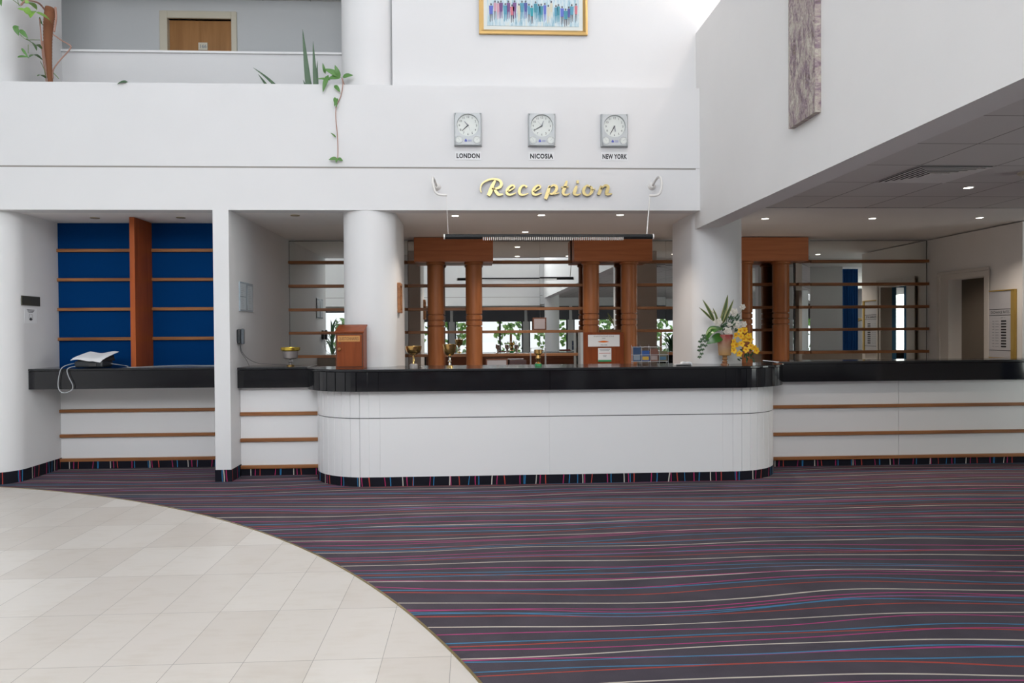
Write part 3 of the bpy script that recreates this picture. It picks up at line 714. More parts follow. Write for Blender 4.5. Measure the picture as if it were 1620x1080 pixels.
for strokes in LET:
    mb = MB()
    for st in strokes:
        pts = [Vector((.087+(x-385)*.001677, 3.02-(y-552)*.00166, w*.00145/2)) for x, y, w in st]
        pts = smooth_path(pts, 6) if len(pts) > 2 else pts
        L_, R_ = [], []
        for i, p in enumerate(pts):
            d_ = (pts[min(i+1, len(pts)-1)]-pts[max(i-1, 0)]); d_ = Vector((d_.x, d_.y)).normalized(); n_ = Vector((-d_.y, d_.x)); r = abs(p.z)
            L_.append((p.x+n_.x*r, p.y+n_.y*r)); R_.append((p.x-n_.x*r, p.y-n_.y*r))
        yb, yf = YF-.012, YF-.045; k = len(pts); vs = []
        for (a, c) in zip(L_, R_): vs += [(a[0], yf, a[1]), (c[0], yf, c[1]), (a[0], yb, a[1]), (c[0], yb, c[1])]
        fs = []
        for i in range(k-1):
            o = 4*i; fs += [(o, o+1, o+5, o+4), (o+2, o+6, o+7, o+3), (o, o+4, o+6, o+2), (o+1, o+3, o+7, o+5)]
        fs += [(0, 2, 3, 1), (4*k-4, 4*k-3, 4*k-1, 4*k-2)]
        mb.add(vs, fs)
    mb.build('letter', M['signgold'], RS)

# pendant tube light
TY, TZ = 7.23, 2.390
tl = thing('tube_light', 'long black tubular pendant light with white comb louvre hanging over the counter', 'lamp', (.745, TY, TZ))
for a_, b_ in ((-.259, .097), (1.459, 1.744)): MB().cyl((a_, TY, TZ), (b_, TY, TZ), .0245, 24).build('tube_end', M['blackmetal'], tl, smooth=True)
mb = MB(); k = 14
prof = [(TY+.0245*cos(radians(a)), TZ+.0245*sin(radians(a))) for a in range(-10, 191, 12)]
vs = [(.097, y, z) for y, z in prof]+[(1.459, y, z) for y, z in prof]; n = len(prof)
mb.add(vs, [(i, i+1, n+i+1, n+i) for i in range(n-1)]+[(0, n, 2*n-1, n-1)]); mb.build('tube_body', M['blackmetal'], tl, smooth=True)
mb = MB()
x = .105
while x < 1.455:
    mb.box(x, x+.006, TY-.022, TY+.022, TZ-.034, TZ-.006); x += .0195
mb.build('louvre', M['whitemetal'], tl)
for a_, b_ in ((-.272, -.259), (1.744, 1.757)): MB().cyl((a_, TY, TZ), (b_, TY, TZ), .0265, 24).build('end_cap', M['whitemetal'], tl, smooth=True)
MB().cyl((-.228, TY, TZ+.022), (-.243, TY, 2.785), .0022, 6).build('suspension_wire', M['whitemetal'], tl)
MB().cyl((1.690, TY, TZ+.022), (1.722, TY, 2.785), .0062, 8).build('suspension_rod', M['whitemetal'], tl)
def bracket(xw, zw, path, label):
    t = thing('light_bracket', label, 'bracket', (xw, YF, zw), 'curved white brackets carrying the tube light')
    rz = MB(); rz.lathe([(1e-6, .04), (.018, .038), (.034, .022), (.040, 0)], (0, 0, 0), 24); rz.v = [(xw+x, YF-.001-z, zw+y) for x, y, z in rz.v]; rz.build('rosette', M['whitemetal'], t, smooth=True)
    MB().tube(smooth_path(path, 8), .0115, 10).build('arm', M['whitemetal'], t, smooth=True)
bracket(-.352, 2.945, [(-.352, YF-.02, 2.945), (-.372, 7.45, 2.985), (-.375, 7.30, 2.965), (-.372, 7.25, 2.90), (-.352, 7.235, 2.825), (-.310, TY, 2.790), (-.238, TY, 2.786)], 'curved white bracket left of the gold script lettering')
bracket(1.841, 2.957, [(1.841, YF-.02, 2.957), (1.845, 7.45, 2.995), (1.838, 7.30, 2.98), (1.842, 7.25, 2.92), (1.83, 7.235, 2.83), (1.79, TY, 2.79), (1.715, TY, 2.786)], 'curved white bracket right of the gold script lettering')

# framed painting on the upper wall
fp = thing('framed_painting', 'gold framed painting of a crowd in blues high on the wall', 'painting', (.645, 7.77, 4.525))
X0, X1, Z0, Z1 = .087, 1.203, 4.525, 5.45
def frame_bars(mb, x0, x1, z0, z1, w, yb, yf, yi):
    # mitred moulding
    o = [(x0, z0), (x1, z0), (x1, z1), (x0, z1)]; i_ = [(x0+w, z0+w), (x1-w, z0+w), (x1-w, z1-w), (x0+w, z1-w)]; m_ = [((a[0]*.55+b_[0]*.45), (a[1]*.55+b_[1]*.45)) for a, b_ in zip(o, i_)]
    for k in range(4):
        l = (k+1) % 4
        mb.add([(o[k][0], yb, o[k][1]), (o[l][0], yb, o[l][1]), (o[k][0], yf+.006, o[k][1]), (o[l][0], yf+.006, o[l][1]), (m_[k][0], yf, m_[k][1]), (m_[l][0], yf, m_[l][1]), (i_[k][0], yi, i_[k][1]), (i_[l][0], yi, i_[l][1])],
               [(0, 1, 3, 2), (2, 3, 5, 4), (4, 5, 7, 6)])
mb = MB(); frame_bars(mb, X0, X1, Z0, Z1, .048, 7.768, 7.728, 7.752); mb.build('frame', M['goldframe'], fp)
MB().box(X0+.046, X1-.046, 7.752, 7.768, Z0+.046, Z1-.046).build('mount', M['dial'], fp)
cv = MB(); cv.box(X0+.084, X1-.088, 7.748, 7.752, Z0+.086, Z1-.086)
cols_ = [(.05, .25, .33), (.02, .3, .36), (.55, .16, .2), (.62, .45, .12), (.08, .28, .4), (.10, .14, .5), (.16, .07, .22), (.55, .3, .38), (.6, .56, .44), (.07, .09, .3), (.25, .25, .2), (.10, .10, .12)]
pm = [M['canvas']]+[mat('painted_figure_%s' % w_, c_, .6) for w_, c_ in zip('teal aqua rose ochre sea blue plum pink cream navy olive charcoal'.split(), cols_)]
rr = random.Random(3)
for i in range(26):
    x = .215+i*.0345+rr.uniform(-.008, .008); zt = 4.80+rr.uniform(-.03, .05); c = 1+rr.randrange(11); wd = rr.uniform(.012, .022)
    cv.cur = c; cv.add([(x-wd, 7.7465, zt), (x+wd, 7.7465, zt), (x+wd*.8, 7.7465, zt-.09), (x-wd*.8, 7.7465, zt-.09)], [(0, 1, 2, 3)])
    cv.cur = 12 if rr.random() < .5 else c; cv.add([(x-wd*.7, 7.7464, zt-.085), (x-wd*.1, 7.7464, zt-.085), (x-wd*.3, 7.7464, zt-.16-rr.uniform(0, .02)), (x-wd*.6, 7.7464, zt-.16)], [(0, 1, 2, 3)])
    cv.add([(x+wd*.1, 7.7464, zt-.085), (x+wd*.7, 7.7464, zt-.085), (x+wd*.6, 7.7464, zt-.165), (x+wd*.3, 7.7464, zt-.15)], [(0, 1, 2, 3)])
    cv.cur = 12; cv.add([(x+.009*cos(a_*pi/4), 7.7463, zt+.013+.012*sin(a_*pi/4)) for a_ in range(8)], [tuple(range(8))])
cv.build('canvas', pm, fp)

ab = thing('abstract_painting', 'tall narrow mauve and brown impasto canvas on the right side wall', 'painting', (2.342, 5.16, 2.93))
mb = MB(); ny, nz = 14, 50
vs = []
rr = random.Random(5)
for j in range(nz+1):
    for i in range(ny+1):
        e = 0 if i in (0, ny) or j in (0, nz) else rr.uniform(0, .006)
        if j/nz > .60 and i < 8 and j/nz < .80: e = rr.uniform(.004, .022)
        vs.append((2.300-e, 5.375-.425*i/ny, 2.935+1.55*j/nz))
k = ny+1; fs = [(j*k+i, j*k+i+1, (j+1)*k+i+1, (j+1)*k+i) for j in range(nz) for i in range(ny)]
mb.add(vs, fs); mb.box(2.3005, 2.341, 4.951, 5.374, 2.936, 4.484)
mb.build('canvas', M['abstract'], ab)

# ------------------------------------------------------------------ ceiling fittings
def downlight(x, y, z, on, label, light=True):
    t = thing('downlight', label, 'downlight', (x, y, z), 'small round recessed ceiling downlights')
    rr_ = MB(); rr_.lathe([(.036, -.002), (.046, -.005), (.048, 0)], (x, y, z-.0005), 28); rr_.build('trim_ring', M['whitemetal'] if on else M['brass_dull'], t, smooth=True)
    MB().lathe([(1e-6, -.003), (.036, -.003)], (x, y, z-.0005), 28).build('lamp', M['lamp_on'] if on else M['lamp_off'], t)
    if on and light:
        l = bpy.data.lights.new('downlight_beam', 'SPOT'); l.energy = SPOT_W; l.color = SPOT_C; l.spot_size = radians(120); l.spot_blend = .7; l.shadow_soft_size = .035
        o = bpy.data.objects.new('downlight_beam', l); COL.objects.link(o); o.location = (x, y, z-.012)
downlight(-3.977, 8.185, 2.71, False, 'unlit brassy downlight above the blue niche, left one')
downlight(-3.078, 8.157, 2.71, False, 'unlit brassy downlight above the blue niche, right of the partition')
downlight(-1.846, 7.997, 2.71, False, 'unlit downlight over the short counter section')
downlight(-.178, 8.006, 2.71, True, 'lit downlight over the counter below the left bracket')
downlight(.733, 7.957, 2.71, True, 'lit downlight over the middle of the curved counter')
downlight(1.568, 7.929, 2.71, True, 'lit downlight over the counter below the letter n')
downlight(.655, 9.30, 2.71, True, 'lit downlight near the mirrors, half hidden behind the tube light')
downlight(3.25, 8.22, 2.715, True, 'lit downlight over the side counter nearest the round pier')
downlight(4.46, 8.20, 2.715, True, 'lit downlight over the side counter, middle of its three')
downlight(5.66, 8.14, 2.715, True, 'lit downlight over the side counter nearest the doorway')
downlight(4.36, 6.42, 2.718, True, 'lit downlight in the tiled ceiling right of the air vent')
downlight(7.6, 9.35, 2.715, True, 'unseen downlight added to brighten the small room behind the doorway')  # extra lamp out of view, added to lift the dark side room
av = thing('air_vent', 'square louvred air vent in the tiled ceiling', 'air vent', (3.70, 5.875, 2.718), None)
vx, vy = 3.70, 5.875; zt = 2.718
MB().box(vx-.28, vx+.28, vy-.30, vy+.30, zt-.0065, zt-.001).build('backing', M['gap'], av)
mb = MB()
for k in range(6):
    a = .285-.042*k; b_ = a*1.07; w_ = .015
    for (x_0, x_1, y_0, y_1) in ((-a, a, -b_, -b_+w_), (-a, -a+w_, -b_+w_, b_-.043), (-a, a, b_-.0425, b_), (a-.0415, a, -b_+w_, b_-.043)):
        if x_1 > x_0 and y_1 > y_0: mb.box(vx+x_0, vx+x_1, vy+y_0, vy+y_1, zt-.0105, zt-.009)
mb.box(vx-.06, vx+.06, vy-.06, vy+.06, zt-.012, zt-.0106)
mb.build('louvre_ring', M['soffit'], av)
sd = thing('smoke_detector', 'cream round smoke detector at the right end of the tiled ceiling', 'smoke detector', (4.43, 5.78, 2.718))
MB().lathe([(.085, 0), (.085, -.012), (.07, -.022), (.066, -.022)], (4.43, 5.78, 2.717), 28).build('base', M['cream'], sd, smooth=True)
mb = MB().lathe([(.05, -.022), (.052, -.045), (.035, -.058), (1e-6, -.060)], (4.43, 5.78, 2.717), 24)
mb.build('sensor', M['trimwhite'], sd, smooth=True)

# ------------------------------------------------------------------ things on the walls around the counters
pq = tag(MB().box(-4.556, -4.546, 7.857, 8.180, 1.781, 1.878).build('bronze_plaque', M['bronze'], None, bevel=.003), 'dark bronze plaque on the round white pier left of the blue niche', 'plaque')
ns = tag(MB().box(-4.5545, -4.552, 7.905, 8.130, 1.600, 1.754).build('safety_notice', M['paper'], None), 'small white paper notice with black pictogram below the bronze plaque', 'notice')
mb = MB()
for z, w in ((1.737, .066), (1.724, .055), (1.711, .040)): mb.box(-4.5519, -4.5512, 8.017-w, 8.017+w, z-.003, z+.003)
for i in range(14):
    a = i*2*pi/14
    if i not in (3, 4): mb.box(-4.5519, -4.5512, 8.017+.030*cos(a)-.005, 8.017+.030*cos(a)+.005, 1.662+.034*sin(a)-.003, 1.662+.034*sin(a)+.003)
mb.add([(-4.5512, 7.985, 1.632), (-4.5512, 8.049, 1.632), (-4.5512, 8.030, 1.652), (-4.5512, 8.017, 1.664), (-4.5512, 8.002, 1.652)], [(0, 1, 2, 3, 4)])
mb.build('pictogram', M['ink'], ns)
mb_ = thing('glass_notice_board', 'clear acrylic notice holder on the square pier side wall', 'notice board', (-2.4225, 8.18, 1.86))
MB().box(-2.4215, -2.408, 7.95, 8.41, 1.712, 2.02).build('acrylic_plate', mat('pale_acrylic', (.36, .42, .47), .12, spec=.6), mb_, bevel=.002)
m2 = MB()
for (y0, y1, z0, z1) in ((7.96, 8.15, 1.87, 2.00), (7.96, 8.15, 1.73, 1.86), (8.22, 8.39, 1.73, 1.99)):
    m2.box(-2.4078, -2.4070, y0, y1, z0, z1)
m2.build('sheet', mat('pale_sheet', (.50, .55, .58), .6), mb_)
m2 = MB(); rr = random.Random(9)
for i in range(26):
    z = 1.745+.0095*i; y = 7.98 if i % 2 else 8.24; L = rr.uniform(.04, .13); m2.box(-2.4068, -2.4064, y, y+L, z, z+.003)
m2.build('printed_lines', M['greyink'], mb_)
ph = thing('wall_telephone', 'dark grey wall telephone on the square pier above the short counter', 'telephone', (-2.4225, 7.93, 1.45))
MB().box(-2.4215, -2.385, 7.86, 8.03, 1.375, 1.525).build('body', M['darkplastic'], ph, bevel=.012)
MB().box(-2.385, -2.352, 7.872, 7.918, 1.368, 1.53).build('handset', mat('grey_plastic', (.10, .115, .13), .35), ph, bevel=.012)
m2 = MB()
for i in range(4):
    for j in range(3): m2.box(-2.385, -2.380, 7.945+j*.022, 7.958+j*.022, 1.40+i*.022, 1.412+i*.022)
m2.build('keypad', M['cable'], ph)
tag(MB().tube(smooth_path([(-2.395, 7.90, 1.37), (-2.39, 7.92, 1.30), (-2.36, 8.02, 1.22), (-2.29, 8.12, 1.165), (-2.18, 8.18, 1.148), (-2.05, 8.2, 1.142), (-1.95, 8.2, 1.135)], 6), .0024, 6).build('telephone_cord', M['darkcable'], None, smooth=True), 'thin dark cord drooping from the wall telephone onto the short counter', 'cord')
tag(MB().tube(smooth_path([(-2.40, 7.905, 1.37), (-2.40, 7.93, 1.29), (-2.37, 7.98, 1.22), (-2.345, 8.0, 1.16), (-2.335, 8.0, 1.133)], 6), .0022, 6).build('telephone_cord', M['darkcable'], None, smooth=True), 'shorter thin cord falling straight from the wall telephone', 'cord')
cf = thing('picture_frame', 'small wooden picture frame seen edge-on on the round pier', 'picture frame', (-.788, 8.04, 1.86))
mb = MB()
y0, y1, z0, z1 = 7.93, 8.17, 1.685, 2.00
for (a, b_, c, e) in ((y0, y0+.03, z0+.0305, z1-.0305), (y1-.03, y1, z0+.0305, z1-.0305), (y0, y1, z0, z0+.03), (y0, y1, z1-.03, z1)): mb.box(-.787, -.755, a, b_, c, e)
mb.build('frame', M['rail'], cf, bevel=.003); MB().box(-.787, -.775, y0+.02, y1-.02, z0+.02, z1-.02).build('picture', M['dial'], cf)
# exchange rate board on the right wall
eb = thing('exchange_rate_board', 'tall white exchange rates board in a gold frame beside the open doorway', 'board', (6.29, 8.65, 1.53))
y0, y1, z0, z1 = 8.415, 8.865, 1.118, 1.935
mb = MB().box(6.262, 6.299, y0, y0+.055, z0+.0125, z1-.0145).box(6.262, 6.299, y1-.012, y1, z0+.0125, z1-.0145).box(6.262, 6.299, y0, y1, z0, z0+.012).box(6.262, 6.299, y0, y1, z1-.014, z1); mb.build('frame', mat('gold_anodised_frame', (.50, .33, .08), .35, metal=.5), eb, bevel=.002)
MB().box(6.272, 6.299, y0+.05, y1-.01, z0+.01, z1-.01).build('panel', mat('pale_grey_board', (.50, .50, .52), .3), eb)
m2 = MB()
for z in (1.705, 1.635, 1.215): m2.box(6.2705, 6.2722, y0+.055, y1-.013, z-.003, z+.003)
m2.build('rule_line', M['ink'], eb)
text('lettering', 'EXCHANGE RATES', .044, M['ink'], eb, (6.2712, 8.66, 1.655), xdir=(0, -1, 0), sx=.85, ext=.0003)
m2 = MB()
for i in range(10): m2.box(6.2705, 6.2722, 8.495+.06, 8.60+.04, 1.555-.0335*i, 1.573-.0335*i)
m2.build('rate_figures', M['ink'], eb)
m2 = MB()
for i in range(10): m2.box(6.2705, 6.2722, 8.765-.0, 8.79, 1.560-.0335*i, 1.568-.0335*i).box(6.2705, 6.2722, 8.68, 8.74, 1.562-.0335*i, 1.566-.0335*i)
m2.build('currency_names', M['greyink'], eb)
text('lettering', 'BUY   SELL', .016, M['greyink'], eb, (6.2712, 8.60, 1.597), xdir=(0, -1, 0), ext=.0003)

# ------------------------------------------------------------------ things on the counters
pt = thing('card_printer', 'dark grey desktop printer under a curling paper on the niche counter', 'printer', (-3.98, 8.12, 1.13))
MB().box(-4.13, -3.84, 8.02, 8.26, 1.135, 1.205).build('body', M['darkplastic'], pt, bevel=.02)
MB().add([(-4.11, 8.03, 1.2), (-3.86, 8.03, 1.2), (-3.82, 8.26, 1.2), (-4.09, 8.26, 1.2), (-4.10, 8.06, 1.225), (-3.87, 8.06, 1.225), (-3.83, 8.25, 1.262), (-4.08, 8.25, 1.262)], [(0, 3, 2, 1), (4, 5, 6, 7), (0, 1, 5, 4), (1, 2, 6, 5), (2, 3, 7, 6), (3, 0, 4, 7)]).build('lid', M['darkplastic'], pt, bevel=.006)
MB().box(-3.98, -3.90, 8.012, 8.024, 1.150, 1.180).build('paper_slot', M['gap'], pt)
mb = MB(); nx, ny = 12, 8; vs = []
for lay in (0, 1):
    for j in range(ny+1):
        for i in range(nx+1):
            u, v = i/nx, j/ny
            x = -4.155+.30*u+.075*v; y = 8.0+.26*v; z = 1.228+.062*v+.010*sin(u*7+v*2)-.05*max(0, .15-v)*2+(-.03*max(0, u-.75)*4*(1-v))
            vs.append((x, y, z-.0015*lay))
k = nx+1; K = k*(ny+1)
mb.add(vs, [(j*k+i, j*k+i+1, (j+1)*k+i+1, (j+1)*k+i) for j in range(ny) for i in range(nx)]+[(K+j*k+i, K+(j+1)*k+i, K+(j+1)*k+i+1, K+j*k+i+1) for j in range(ny) for i in range(nx)])
tag(mb.build('paper_sheet', M['paper'], None, smooth=True), 'curling white printed sheet lying on the dark printer', 'paper')
tag(MB().tube(smooth_path([(-4.12, 8.1, 1.19), (-4.20, 7.95, 1.15), (-4.235, 7.935, 1.06), (-4.245, 7.935, .95), (-4.22, 7.935, .895), (-4.17, 7.935, .885), (-4.115, 7.935, .91), (-4.10, 7.935, .96), (-4.14, 7.935, 1.05), (-4.155, 7.938, 1.12), (-4.14, 7.99, 1.145), (-4.1, 8.06, 1.15)], 6), .0042, 6).build('looped_cable', M['cable'], None, smooth=True), 'pale cable looping down over the front of the niche counter', 'cable')
tag(MB().tube(smooth_path([(-3.85, 8.2, 1.17), (-3.78, 8.25, 1.155), (-3.71, 8.3, 1.136), (-3.60, 8.05, 1.135), (-3.50, 8.06, 1.135), (-3.3, 8.3, 1.135), (-3.1, 8.35, 1.137), (-2.9, 8.3, 1.135), (-2.6, 8.38, 1.136)], 6), .0042, 6).build('trailing_cable', M['cable'], None, smooth=True), 'pale cable trailing along the niche counter past the wooden partition', 'cable')

qb = thing('questionnaire_box', 'red-brown wooden box with sloped lid and QUESTIONNAIRES label on the counter', 'suggestion box', (-1.2, 7.5, 1.13))
x0, x1, yf, yb = -1.328, -1.062, 7.37, 7.61
mb = MB(); mb.add([(x0, yf, 1.131), (x1, yf, 1.131), (x1, yb, 1.131), (x0, yb, 1.131), (x0, yf, 1.482), (x1, yf, 1.482), (x1, yb, 1.545), (x0, yb, 1.545)], [(0, 3, 2, 1), (4, 5, 6, 7), (0, 1, 5, 4), (1, 2, 6, 5), (2, 3, 7, 6), (3, 0, 4, 7)])
mb.build('body', M['boxwood'], qb)
mb = MB(); mb.add([(x0-.008, yf-.015, 1.478), (x1+.008, yf-.015, 1.478), (x1+.008, yb, 1.547), (x0-.008, yb, 1.547), (x0-.008, yf-.015, 1.492), (x1+.008, yf-.015, 1.492), (x1+.008, yb, 1.561), (x0-.008, yb, 1.561)], [(0, 3, 2, 1), (4, 5, 6, 7), (0, 1, 5, 4), (1, 2, 6, 5), (2, 3, 7, 6), (3, 0, 4, 7)])
mb.build('sloped_lid', M['boxwood'], qb, bevel=.003)
mb = MB(); mb.add([(-1.27, 7.44, 1.5128), (-1.12, 7.44, 1.5128), (-1.12, 7.455, 1.5168), (-1.27, 7.455, 1.5168)], [(0, 1, 2, 3)]); mb.build('slot', M['gap'], qb)
MB().box(x0+.007, x1-.007, yf-.0035, yf-.0003, 1.144, 1.468).build('door_rebate', M['gap'], qb)
dr = MB().box(x0+.012, x1-.012, yf-.010, yf-.0005, 1.150, 1.462).build('door', M['boxwood'], qb, bevel=.003)
pl = MB().box(x0+.022, x1-.032, yf-.013, yf-.0101, 1.394, 1.450).build('label_plate', mat('amber_label', (.50, .24, .06), .4), dr)
text('lettering', 'QUESTIONNAIRES', .042, mat('label_brown', (.16, .06, .015), .5), pl, ((x0+x1)/2-.005, yf-.0135, 1.408), width=.190, bold=.0006, ext=.0004)
k_ = MB(); k_.lathe([(1e-6, .030), (.012, .027), (.017, .017), (.010, .006), (.010, 0)], (0, 0, 0), 20); k_.v = [(x0+.038+x, yf-.010-z, 1.322+y) for x, y, z in k_.v]; k_.build('knob', M['rail'], dr, smooth=True)
k_ = MB(); k_.lathe([(1e-6, .004), (.006, .004), (.006, 0)], (0, 0, 0), 14); k_.v = [(x0+.042+x, yf-.010-z, 1.378+y) for x, y, z in k_.v]; k_.build('keyhole', M['gap'], dr)

def trophy(loc, label, prof, r_scale=1.0, mats=('bronze_cup', None), band=None):
    t = thing('trophy_cup', label, 'trophy', loc, 'brass trophy cups along the counter')
    x, y, z = loc
    for nm, pr, mm in prof:
        MB().lathe([(r_*1.15, z_) for r_, z_ in pr], loc, 28).build(nm, mm, t, smooth=True)
    return t
M['oldbrass'] = mat('aged_brass', (.60, .38, .14), .22, metal=1)
M['stone'] = mat('grey_marble_base', (.30, .28, .27), .35)
trophy((-.585, 7.45, 1.1305), 'wide shallow brass trophy cup beside the round white pier', [
    ('base', [(.036, 0), (.036, .028), (.026, .040)], M['stone']), ('stem', [(.014, .04), (.008, .055), (.010, .075), (.007, .10), (.012, .125)], M['brass']),
    ('bowl', [(.010, .122), (.030, .130), (.056, .152), (.066, .180), (.070, .212), (.066, .214), (.060, .18), (.048, .158), (.02, .14), (1e-6, .138)], M['oldbrass'])])
trophy((-.232, 7.50, 1.1305), 'tall brass trophy cup with flared rim between the timber columns', [
    ('base', [(.030, 0), (.030, .012), (.014, .022)], M['brass']), ('stem', [(.012, .02), (.009, .045), (.018, .058), (.008, .072), (.008, .092), (.020, .105), (.010, .115)], M['chrome']),
    ('bowl', [(.012, .112), (.034, .125), (.048, .15), (.054, .19), (.062, .228), (.058, .229), (.050, .19), (.04, .15), (1e-6, .13)], M['oldbrass'])])
t = trophy((-1.94, 8.12, 1.1305), 'gold rimmed grey trophy bowl on the short counter in the corner', [
    ('base', [(.034, 0), (.034, .010), (.018, .016)], M['oldbrass']), ('stem', [(.010, .015), (.009, .03), (.024, .045), (.009, .065), (.012, .075)], M['stone']),
    ('bowl', [(.045, .076), (.064, .085), (.070, .14), (.072, .160)], mat('engraved_pewter', (.30, .27, .26), .35, metal=.4)),
    ('rim', [(.073, .158), (.086, .168), (.088, .198), (.082, .198), (.076, .165)], mat('yellow_gold', (.70, .50, .08), .22, metal=.9))])
tg = thing('cased_trophy', 'small dark trophy in a clear case near the notice cabinet', 'trophy', (.655, 7.55, 1.1305))
MB().lathe([(.030, .0), (.030, .03), (.012, .04), (.016, .06), (.030, .08), (.02, .11), (.040, .13), (.042, .165), (.030, .168)], (.655, 7.55, 1.1305), 20).build('cup', M['oldbrass'], tg, smooth=True)
for a_, b_ in ((.575, 7.50), (.725, 7.50), (.575, 7.60), (.725, 7.60)): MB().box(a_, a_+.005, b_, b_+.005, 1.131, 1.31).build('case_edge', M['stone'], tg)
MB().box(.575, .73, 7.50, 7.605, 1.31, 1.314).build('case_lid', M['stone'], tg)
MB().lathe([(.034, .0), (.034, .012), (.034, .024)], (.655, 7.55, 1.1315), 20).build('green_plinth', M['green'], tg)

# paper pads beside the vase
tag(MB().box(2.02, 2.19, 7.42, 7.50, 1.131, 1.143).build('writing_pad', M['paper'], None, bevel=.002), 'flat white writing pad on the counter left of the flower vase', 'notepad')
tag(MB().tube([(2.02, 7.40, 1.137), (2.17, 7.41, 1.137)], .0045, 8).build('pen', M['darkplastic'], None, smooth=True), 'dark pen lying in front of the white writing pad', 'pen')
mb = MB(); nx = 10; vs = []
for lay in (0, 1):
    for j in range(2):
        for i in range(nx+1):
            u = i/nx; vs.append((2.08+.11*u, 7.43+.06*j, 1.150+.018*sin(u*pi)+.006*sin(u*9)-.004*lay*3))
k = nx+1; mb.add(vs, [(i, i+1, k+i+1, k+i) for i in range(nx)]+[(2*k+i, 3*k+i, 3*k+i+1, 2*k+i+1) for i in range(nx)]+[(i, 2*k+i, 2*k+i+1, i+1) for i in range(nx)])
tag(mb.build('crumpled_tissue', M['paper'], None, smooth=True), 'crumpled white tissue lying on the writing pad', 'tissue')

# wire brochure rack in front of the mirror
br = thing('brochure_rack', 'wire brochure rack on the counter right of the middle timber portal', 'brochure rack', (1.83, 7.75, 1.1305))
bx0, bx1, by = 1.645, 2.015, 7.72
mb = MB()
for z in (1.16, 1.23, 1.31): mb.tube([(bx0, by-.03, z), (bx1, by-.03, z)], .0022, 6).tube([(bx0, by+.04, z), (bx1, by+.04, z)], .0022, 6)
for i in range(5):
    x = bx0+(bx1-bx0)*i/4; mb.tube([(x, by-.03, 1.132), (x, by-.03, 1.31)], .0022, 6).tube([(x, by+.04, 1.132), (x, by+.04, 1.33)], .0022, 6).tube([(x, by-.03, 1.16), (x, by+.04, 1.16)], .0022, 6)
mb.build('wire_frame', M['cable'], br)
BC = [((.02, .05, .12), (.22, .26, .3), 'dark blue brochure at the left end of the wire rack', .105), ((.02, .07, .24), (.5, .30, .03), 'blue and yellow brochure in the middle of the wire rack', .075), ((.16, .06, .04), (.30, .24, .22), 'reddish brochure toward the right end of the wire rack', .088), ((.13, .11, .06), (.05, .12, .2), 'olive brochure at the far right of the wire rack', .07)]
xx = bx0+.008
for c1, c2, lb, h in BC:
    o = tag(MB().box(xx, xx+.082, by-.004, by+.010, 1.164, 1.164+h*1.45).build('brochure', mat('brochure_cover', c1, .4), None), lb, 'brochure', 'brochures in the wire rack')
    MB().box(xx+.008, xx+.074, by-.0052, by-.0042, 1.175, 1.175+h*.5).build('cover_picture', mat('brochure_print', c2, .5), o); xx += .091

# things on the mirror shelves
def glass_award(x, i, label):
    t = thing('glass_award', label, 'award', (x, 10.075, 1.188), 'silver awards on the lowest mirror shelf')
    MB().lathe([(.028, 0), (.028, .008), (.010, .02), (.012, .05), (.030, .075), (.028, .12), (.020, .121)], (x, 10.073, 1.188), 18).build('cup', M['chrome'], t, smooth=True)
    MB().box(x-.02, x+.02, 10.055, 10.09, 1.1875, 1.196).build('plinth', M['darkplastic'], t)
for i, x in enumerate((.335, .46, .585)): glass_award(x, i, ('leftmost of three silver cups on the lowest mirror shelf', 'middle of three silver cups on the lowest mirror shelf', 'rightmost of three silver cups on the lowest mirror shelf')[i])
cf = thing('framed_certificate', 'small dark framed certificate standing on a shelf left of the middle portal', 'certificate', (.90, 10.07, 1.498))
MB().box(.80, .985, 10.05, 10.062, 1.4975, 1.665).build('frame', M['staff'], cf, bevel=.003); MB().box(.82, .965, 10.0485, 10.0498, 1.515, 1.648).build('sheet', mat('pinkish_sheet', (.42, .36, .36), .5), cf)
cf = thing('framed_certificate', 'framed certificate standing low on the work counter between the portals', 'certificate', (.32, 9.9, .9))
MB().box(.165, .455, 9.86, 9.875, .9005, 1.125).build('frame', M['staff'], cf, bevel=.003); MB().box(.185, .435, 9.8585, 9.8598, .92, 1.105).build('sheet', mat('grey_sheet', (.38, .36, .37), .5), cf)
tag(MB().box(.475, .70, 9.84, 9.98, .9005, 1.105).build('letter_tray', mat('maroon_tray', (.05, .02, .02), .4), None, bevel=.006), 'dark maroon file box on the work counter beside the low certificate', 'file box')

# ------------------------------------------------------------------ flower arrangement
fx, fy, fz = 2.535, 7.47, 1.1305
FA = thing('flower_arrangement', 'red and amber goblet vase of yellow orchids, white roses and trailing ivy on the counter', 'flower arrangement', (fx, fy, fz))
MB().lathe([(.040, 0), (.040, .008), (.020, .016), (.028, .03), (.018, .045), (.030, .058), (.020, .072), (.026, .088), (.060, .096), (.064, .12), (.070, .2), (.082, .305), (.076, .305), (.062, .2), (1e-6, .14)], (fx, fy, fz), 36).build('vase', M['vase'], FA, smooth=True)
def L(zx, zy, dy=0): return (fx+(zx-486)/1080, fy+dy, fz+(918-zy)/1080)
mb = MB()
for b0, tp, w, dy in (((372, 470), (233, 208), .026, -.02), ((352, 432), (208, 290), .017, .01), ((440, 480), (522, 155), .034, .0), ((425, 480), (478, 318), .022, -.03), ((470, 475), (597, 205), .022, .02), ((400, 470), (335, 300), .016, -.04), ((455, 470), (500, 300), .02, .04)):
    mb.leaf(L(*b0, dy), L(*tp, dy*1.5), w*.72, up=(0.1, -1, .2), bend=.05, n=12, fold=.3, shape=.75)
mb.build('variegated_leaves', M['snake'], FA, smooth=True)
mb = MB(); mb.leaf(L(460, 520, -.02), L(255, 670, -.05), .062, up=(-.3, -.5, 1), bend=.28, n=12, fold=.1, shape=.6)
